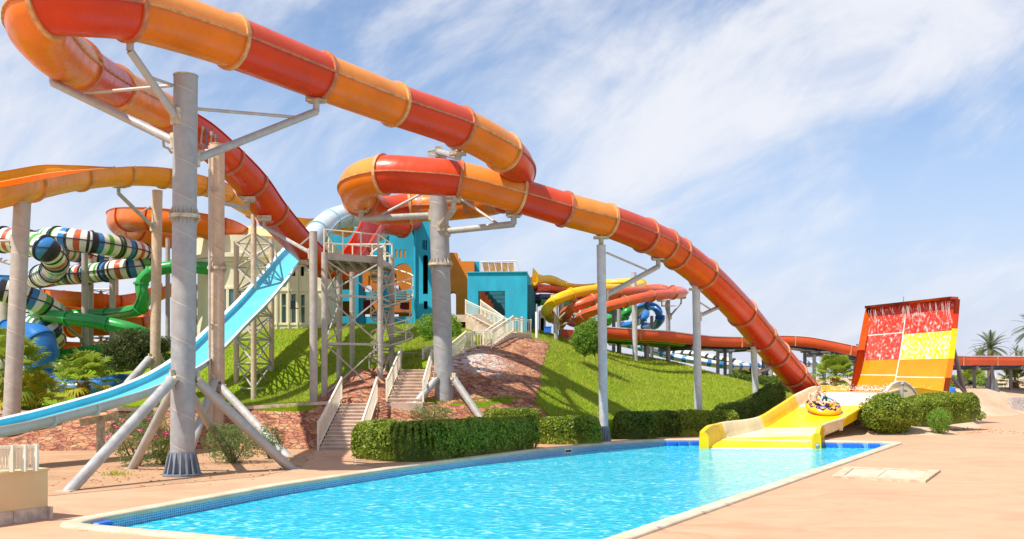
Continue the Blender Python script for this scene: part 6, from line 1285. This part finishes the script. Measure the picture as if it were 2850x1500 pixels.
def bush(name, label, c, rx, ry, rz, n, size, mat, group=None, asp=.5, lumps=7, cat='bush', shell=.75, holes=.25):
    """loose shrub: leaf clumps through an uneven volume on bare stems"""
    t_ = thing(name, V(c.x, c.y, c.z), label, cat, group); st_ = MB()
    for k in range(7): a = random.uniform(0, 6.28); e = c+V(math.cos(a)*rx*.5, math.sin(a)*ry*.5, rz*random.uniform(.8, 1.4)); st_.tube([c-V(0, 0, .1), c.lerp(e, .5)+V(random.uniform(-.1, .1), 0, 0), e], [.03, .02, .008], 5)
    st_.build('stems', M['bark'], t_)
    d = rng.normal(0, 1, (n, 3)); d /= np.linalg.norm(d, axis=1)[:, None]; r = rng.uniform(0, 1, n)**(.25 if shell > .7 else .4); C = d*r[:, None]
    nz = np.array([mnoise.noise(V(*(q*2.2))+V(c.x, c.y, 0)) for q in d]); nh = np.array([mnoise.noise(V(*(q*3.6))+V(c.y, c.x, 5)) for q in C]); keep = nh > -holes; C = C[keep]*(1+.28*nz[keep])[:, None]; d = d[keep]
    C = C*np.array([rx, ry, rz]); C[:, 2] += rz*.98; C = C+np.array(tuple(c)); k2 = C[:, 2] > c.z-.02; C, d = C[k2], d[k2]
    L = Leaves(); L.add(leaf_quads(C, d, size, asp, .8)); mb = MB(); L.mesh(mb); raw('foliage', mb, mat, t_); return t_
bush('round_bush', 'big round clipped bush beside the yellow slide, the nearest on the right', G(2473, 1208), 1.32, 1.15, .95, 15000, .05, M['hedge'], 'clipped bushes by the splash wall', .6, holes=.9)
hedge('long clipped bush behind the big round one, in front of the splash wall', [V(18.6, 48.3, .15), V(20.3, 49.3, .3), V(21.9, 50.2, .4)], 1.9, 1.42, 900, .046, None, 'clipped bushes by the splash wall', cat='bush')
bush('shrub', 'small light green shrub growing loose in front of the clipped bushes', G(2614, 1209), .55, .5, .62, 2600, .045, M['bushl'], holes=.3)
bush('shrub', 'tiny shrub alone on the kerb right of the clipped bushes', P(2728, 1168, 60), .34, .3, .26, 500, .05, M['bushl'])
bush('shrub', 'leafy bush behind the thick grey column, up by the top of the stairs', P(1222, 958, 52.5), 1.15, .9, .85, 5200, .06, M['bushl'], holes=.5)
bush('shrub', 'sparse shrub at the foot of the thick grey column behind the long hedge', P(1200, 1182, 39.5), .9, .5, .42, 2400, .04, M['oleander'], asp=.35)
bush('oleander', 'oleander in pink flower left of the tallest grey column', G(385, 1296), .95, .75, .86, 5200, .062, M['oleander'], 'oleanders on the sandy bed', .2, holes=.12)
bush('oleander', 'wide low oleander right of the tallest grey column', G(648, 1287), .92, .7, .62, 4600, .06, M['oleander'], 'oleanders on the sandy bed', .2, holes=.15)
bush('oleander', 'oleander against the stone bank beside the lower right strut end', G(752, 1276), .45, .4, .55, 2000, .06, M['oleander'], 'oleanders on the sandy bed', .2, holes=.1)
bush('shrub', 'spiky green plant hugging the left side of the tallest grey column', G(455, 1292), .35, .3, .58, 1300, .075, M['hedge'], asp=.16)
ft = bpy.data.objects['oleander']
for k in range(38):
    mb = MB(); a = random.uniform(0, 6.28); b = random.uniform(-.3, 1.2); c = G(385, 1296)+V(math.cos(a)*.85*math.cos(b), -abs(math.sin(a))*.7*math.cos(b)+random.uniform(-.1, .5), .78+.8*math.sin(b)*random.uniform(.4, 1.1))
    for j in range(5): q = c+V(random.gauss(0, .03), random.gauss(0, .03), random.gauss(0, .025)); mb.ell(q, .04, .04, .018, 6, 0, Matrix.Rotation(random.uniform(0, 3), 3, 'X'))
    mb.build('flower', M['petal'], ft)
pass
tuft = MB()
for k in range(70): c = G(330, 1321)+V(random.gauss(0, .22), random.gauss(0, .2), 0); tuft.poly([c+V(-.012, 0, -.01), c+V(.012, 0, -.01), c+V(random.gauss(0, .06), random.gauss(0, .04), random.uniform(.08, .17))])
tuft.build('grass_tuft', M['blade'], smooth=False, label='single grass tuft on the bare sand left of the tallest column', cat='grass tuft')
pb = MB()
for k in range(420):
    c = random.choice([lambda: V(random.uniform(-11.5, -6.2), random.uniform(24.2, 35), 0), lambda: V(random.uniform(16, 24), random.uniform(46.5, 52), .02)])(); s = random.uniform(.012, .045); pb.ell(c, s*1.3, s, s*.6, 6)
pb.build('pebbles', M['soil'], kind='stuff', label='loose pebbles scattered on the bare sandy beds', cat='pebbles')
def tree(label, base, h, rx, rz, n, size, mat, trunk_h=.5, group=None, clumps=26, ry=None):
    t_ = thing('broadleaf_tree', base, label, 'tree', group); ry = ry or rx*.9; tk = MB(); tp = base+V(.05, 0, trunk_h); tk.tube([base-V(0, 0, .15), base+V(.03, .02, trunk_h*.5), tp], [.13*rx/1.2, .10*rx/1.2, .08*rx/1.2], 8); cs = []
    for k in range(clumps):
        a = random.uniform(0, 6.28); b = random.uniform(-.75, 1.45); rr = random.uniform(.45, .92); cs.append(base+V(math.cos(a)*math.cos(b)*rx*rr, math.sin(a)*math.cos(b)*ry*rr, trunk_h+rz*(.62+.72*math.sin(b)*rr)))
    for c in cs[::2]: tk.tube([tp, tp.lerp(c, .55)+V(random.uniform(-.1, .1), 0, .05), c], [.045, .028, .008], 5)
    tk.build('trunk', M['bark'], t_); L = Leaves()
    for c in cs:
        m_ = n//clumps; d = rng.normal(0, 1, (m_, 3)); d /= np.linalg.norm(d, axis=1)[:, None]; rad = rx*random.uniform(.26, .42); C = d*(rng.uniform(.25, 1, m_)**.5)[:, None]*rad*np.array([1, 1, .75])+np.array(tuple(c)); L.add(leaf_quads(C, d, size, .5, .9))
    mb = MB(); L.mesh(mb); raw('crown', mb, mat, t_); return t_
bush('shrub', 'bright green leafy shrub on the lawn, left of the pale pool edge pole', P(1628, 988, 50), .68, .62, .82, 9000, .05, M['bushl'], holes=.35, shell=.5)
bush('shrub', 'second leafy shrub grown into the bright one beside the pale pool edge pole', P(1655, 986, 50.3), .5, .5, .95, 6000, .05, M['bushl'], holes=.35, shell=.5)
tree('dark spreading tree behind the open blue flume, beside the slim sand column', P(385, 1085, 52), 3, 1.75, 1.5, 12000, .075, M['treel'], .9, clumps=44)
def fan_leaf(mb, o, d, L_, R, droop, nseg=22, m=0):
    d = d.normalized(); sd = d.cross(V(0, 0, 1)).normalized() if abs(d.z) < .98 else V(1, 0, 0); up = sd.cross(d).normalized(); e = o+d*L_-V(0, 0, droop*L_*.3); mb.tube([o, o.lerp(e, .5)+V(0, 0, .05*L_), e], [.018, .014, .01], 5, m)
    for k in range(nseg):
        a = -2.0+4.0*k/(nseg-1); r = R*(.75+.25*math.cos(a*.7))*random.uniform(.9, 1.08); dr = (d*math.cos(a)+sd*math.sin(a)).normalized(); w = sd*math.cos(a)-d*math.sin(a); fw = R*.075
        p1_ = e+dr*r*.6+up*.06*r; p2_ = e+dr*r-V(0, 0, r*.28*random.uniform(.5, 1.3)); mb.poly([e, p1_+w*fw, p1_-w*fw], m); mb.poly([p1_-w*fw, p1_+w*fw, p2_], m)
def fan_palm(label, base, trunk, r0, n, Lp, R, mat, lo=-.5, group='fan palms', dead=None):
    t_ = thing('fan_palm', base, label, 'palm tree', group); mb = MB(); pr = []
    for k in range(14): z = trunk*k/13; pr.append((r0*(1.15-.3*k/13)+(.025 if k % 2 else 0), z))
    mb.lathe(base-V(0, 0, .1), pr, 14); c = base+V(0, 0, trunk)
    for k in range(60):
        a = random.uniform(0, 6.28); z = random.uniform(.1, 1)*trunk; q = base+V(math.cos(a)*r0, math.sin(a)*r0, z); mb.tube([q, q+V(math.cos(a)*.09, math.sin(a)*.09, .12)], [.03, .008], 4)
    mb.build('trunk', M['palmbark'], t_); mb = MB()
    for k in range(n):
        a = 2.4*k+random.uniform(-.2, .2); el = lo+(1.35-lo)*((k+.5)/n)**.8; d = V(math.cos(a)*math.cos(el), math.sin(a)*math.cos(el), math.sin(el)); fan_leaf(mb, c, d, Lp*random.uniform(.85, 1.15), R*random.uniform(.85, 1.1), max(0, .5-el*.4), 20, 1 if dead and el < lo+.45 else 0)
    raw('crown', mb, [mat, M['fany']] , t_); return t_
fan_palm('short fan palm on the lawn left of the dark spreading tree', P(232, 1116, 46), .95, .25, 34, .95, .72, M['fan'], dead=True)
fan_palm('tall fan palm with yellowing fronds half behind the leftmost column', P(22, 1165, 41), 1.9, .22, 38, 1.15, .85, M['fan'], -.9, dead=True)
fan_palm('young fan palm low on the ground right of the leftmost column', P(100, 1150, 41.5), .5, .16, 20, .85, .65, M['fany'], -.2)
fan_palm('fan palm between the racing slide posts left of the splash wall', P(2325, 1080, 65), .75, .24, 32, 1.0, .8, M['fan'], -.5)
def pinnate(mb, o, az, el, L_, droop, m=0):
    pts = []; d = V(math.cos(az)*math.cos(el), math.sin(az)*math.cos(el), math.sin(el)); p = o.copy()
    for k in range(9): pts.append(p.copy()); p += d*(L_/8); d = (d-V(0, 0, droop*.16)).normalized()
    mb.tube(pts, [.03*(1-k/10) for k in range(9)], 4, m)
    for k in range(44):
        f = 1+7*k/44; i = min(int(f), 7); q = pts[i].lerp(pts[i+1], f-i); t = (pts[i+1]-pts[i]).normalized(); sd = t.cross(V(0, 0, 1)).normalized(); l = L_*.17*math.sin(math.pi*min(1, .15+.85*k/44))*1.2+.05
        for s in (-1, 1): e = q+(sd*s*.8+t*.6+V(0, 0, .15)).normalized()*l-V(0, 0, l*.2); w = t*.022; mb.poly([q-w, q+w, e], m)
def date_palm(label, base, trunk, r0, n, L_, group='date palms', mat=None):
    t_ = thing('date_palm', base, label, 'palm tree', group); mb = MB(); pr = [(r0*(1.1-.2*k/27)+(.035 if k % 2 else 0), trunk*k/27) for k in range(28)]; mb.lathe(base-V(0, 0, .1), pr, 12); mb.build('trunk', M['palmbark'], t_); mb = MB()
    for k in range(n): pinnate(mb, base+V(0, 0, trunk), 2.4*k+random.uniform(-.2, .2), -.35+1.75*((k+.5)/n), L_*random.uniform(.85, 1.1), random.uniform(.7, 1.2))
    raw('crown', mb, mat or M['date'], t_); return t_
date_palm('date palm rising behind the right stretch of the racing slide', P(2757, 1072, 92), 3.3, .26, 30, 2.1)
date_palm('date palm cut by the right edge of the picture, above the racing slide', P(2884, 1075, 84), 4.6, .28, 34, 2.2)
date_palm('thick palm trunk close behind the left edge of the splash wall', P(2389, 1085, 74), 2.6, .24, 22, .9)
for px, by, Yd, h, L_, lb in ((2722, 1050, 240, 5.2, 2.2, 'small distant palm, left one of the pair under the racing slide'), (2735, 1050, 245, 5.8, 2.2, 'small distant palm, right one of the pair under the racing slide'), (2828, 1048, 235, 5.6, 2.2, 'tiny distant palm near the right edge, left of its twin'), (2842, 1048, 240, 5.0, 2.2, 'tiny distant palm nearest the right edge of the picture')): date_palm(lb, P(px, by, Yd), h, .22, 18, L_, 'distant palms on the desert')
for px, by, Yd, tr_, R, lb in ((2825, 1086, 80, .75, .7, 'low fan palm with a brown trunk near the right edge under the racing slide'), (2705, 1080, 88, .5, .8, 'low fan palm behind the racing slide posts right of the splash wall')): fan_palm(lb, P(px, by, Yd), tr_, .28, 22, .95, R, M['fan'], -.35)
for px, by, Yd, rx, rz, lb in ((2650, 1082, 84, .7, .55, 'green shrub just right of the splash wall under the racing slide'), (2745, 1082, 86, .9, .5, 'green shrub at the foot of the date palm behind the racing slide'), (2672, 1080, 90, 1.0, .6, 'pale green shrub between the first two racing slide posts on the right')): bush('shrub', lb, P(px, by, Yd), rx, rx, rz, 1500, .09, M['bushl'])
# ---- sand mound on the right, far desert, fence
cp2 = [(2700, 1158, 67), (2840, 1149, 72), (2560, 1172, 50), (2480, 1196, 46.5), (2650, 1196, 51), (2620, 1108, 56), (2760, 1094, 74), (2850, 1090, 78), (2700, 1090, 72), (2500, 1112, 54), (2400, 1122, 53), (2300, 1132, 51), (2640, 1152, 56), (2720, 1130, 69), (2780, 1120, 73)]
cp2 = np.array([tuple(P(*c)) for c in cp2]+[(15, 46, -.2), (20, 45, -.15), (25, 52, -.3), (31, 62, -.25), (35, 69, -.3), (45, 74, -.2), (60, 80, 0), (20, 100, 1.2), (40, 100, 1.3), (60, 105, .8), (15, 75, 1.0), (15, 62, .9)])
TW2 = tps_fit(cp2, .4)
def terr2(x, y): d = np.hypot(np.asarray(x)[..., None]-cp2[:, 0], np.asarray(y)[..., None]-cp2[:, 1]); return (np.where(d > 0, d*d*np.log(d+1e-9), 0)@TW2[:-3])+TW2[-3]+TW2[-2]*x+TW2[-1]*y
X = np.arange(14, 62, .6); Y = np.arange(44, 108, .6); XX, YY = np.meshgrid(X, Y); Z = terr2(XX, YY)+.03*np.array([[mnoise.noise(V(a*.8, b*.8, 0)) for a, b in zip(r, s)] for r, s in zip(XX, YY)]); Z = np.clip(Z, -.3, 1.75); Z[-1, :] = -.3; Z[:, -1] = -.3; Z[:, 0] = -.3
mb = MB(); mb.grid([[(XX[j, i], YY[j, i], Z[j, i]) for i in range(len(X))] for j in range(len(Y))]); mb.build('sand_mound', M['sand'], kind='structure', angle=80)
mb = MB(); Xr = np.linspace(40, 420, 60)
mb.grid([[(x, y, -.5+h_*(1.0+.35*mnoise.noise(V(x*.02, y*.05, 1)))) for x in Xr] for y, h_ in ((190, 0), (215, 1.5), (240, 2.3), (300, 2.6), (380, 2.4), (460, 0))]); mb.build('desert_ridge', M['sand'], kind='structure')
fe = thing('wire_fence', P(2700, 1075, 110), 'thin wire fence on pale posts far behind the racing slide', 'fence'); mbw = MB()
fp = [P(px, 1072, 110) for px in range(2640, 2900, 22)]
for p in fp: mb = MB(); mb.cyl(p-V(0, 0, .5), p+V(0, 0, 1.3), .06, seg=6); mb.build('post', M['rail'], fe)
for h_ in (.2, .5, .8, 1.1):
    for a, b in zip(fp, fp[1:]): mbw.cyl(a+V(0, 0, h_), b+V(0, 0, h_), .012, seg=4)
mbw.build('wires', M['grey'], fe)
for k, (px, lb) in enumerate(((2680, 'dark sun lounger in the shade by the second racing slide post'), (2722, 'dark sun lounger between the racing slide posts near the date palm'), (2775, 'dark sun lounger right of the flared racing slide post'))):
    c = P(px, 1079, 80); t_ = thing('sun_lounger', c, lb, 'sun lounger', 'loungers under the racing slide'); mb = MB(); mb.obox(c+V(0, 0, .3), V(1.3, 0, 0), V(0, .6, 0), V(0, 0, .06)); mb.build('bed', M['dark'], t_, smooth=False); mb = MB(); mb.obox(c+V(-.75, 0, .5), V(.5, 0, -.4), V(0, .6, 0), V(.03, 0, .05)); mb.build('backrest', M['dark'], t_, smooth=False)
    for x in (-.5, .5):
        for y in (-.25, .25): mb = MB(); mb.cyl(c+V(x, y, 0), c+V(x, y, .3), .025, seg=6); mb.build('leg', M['grey'], t_)
kb = thing('blue_shell', P(2641, 1088, 70), 'rounded blue plastic shell on the sand right of the splash wall', 'shelter'); mb = MB(); c = P(2641, 1090, 70); mb.ell(c, .45, .5, .38, 16); mb.build('dome', M['pad'], kb); mb = MB(); mb.lathe(c+V(0, 0, -.02), [(.5, 0), (.5, .05), (.42, .06)], 16); mb.build('rim', M['pad'], kb)
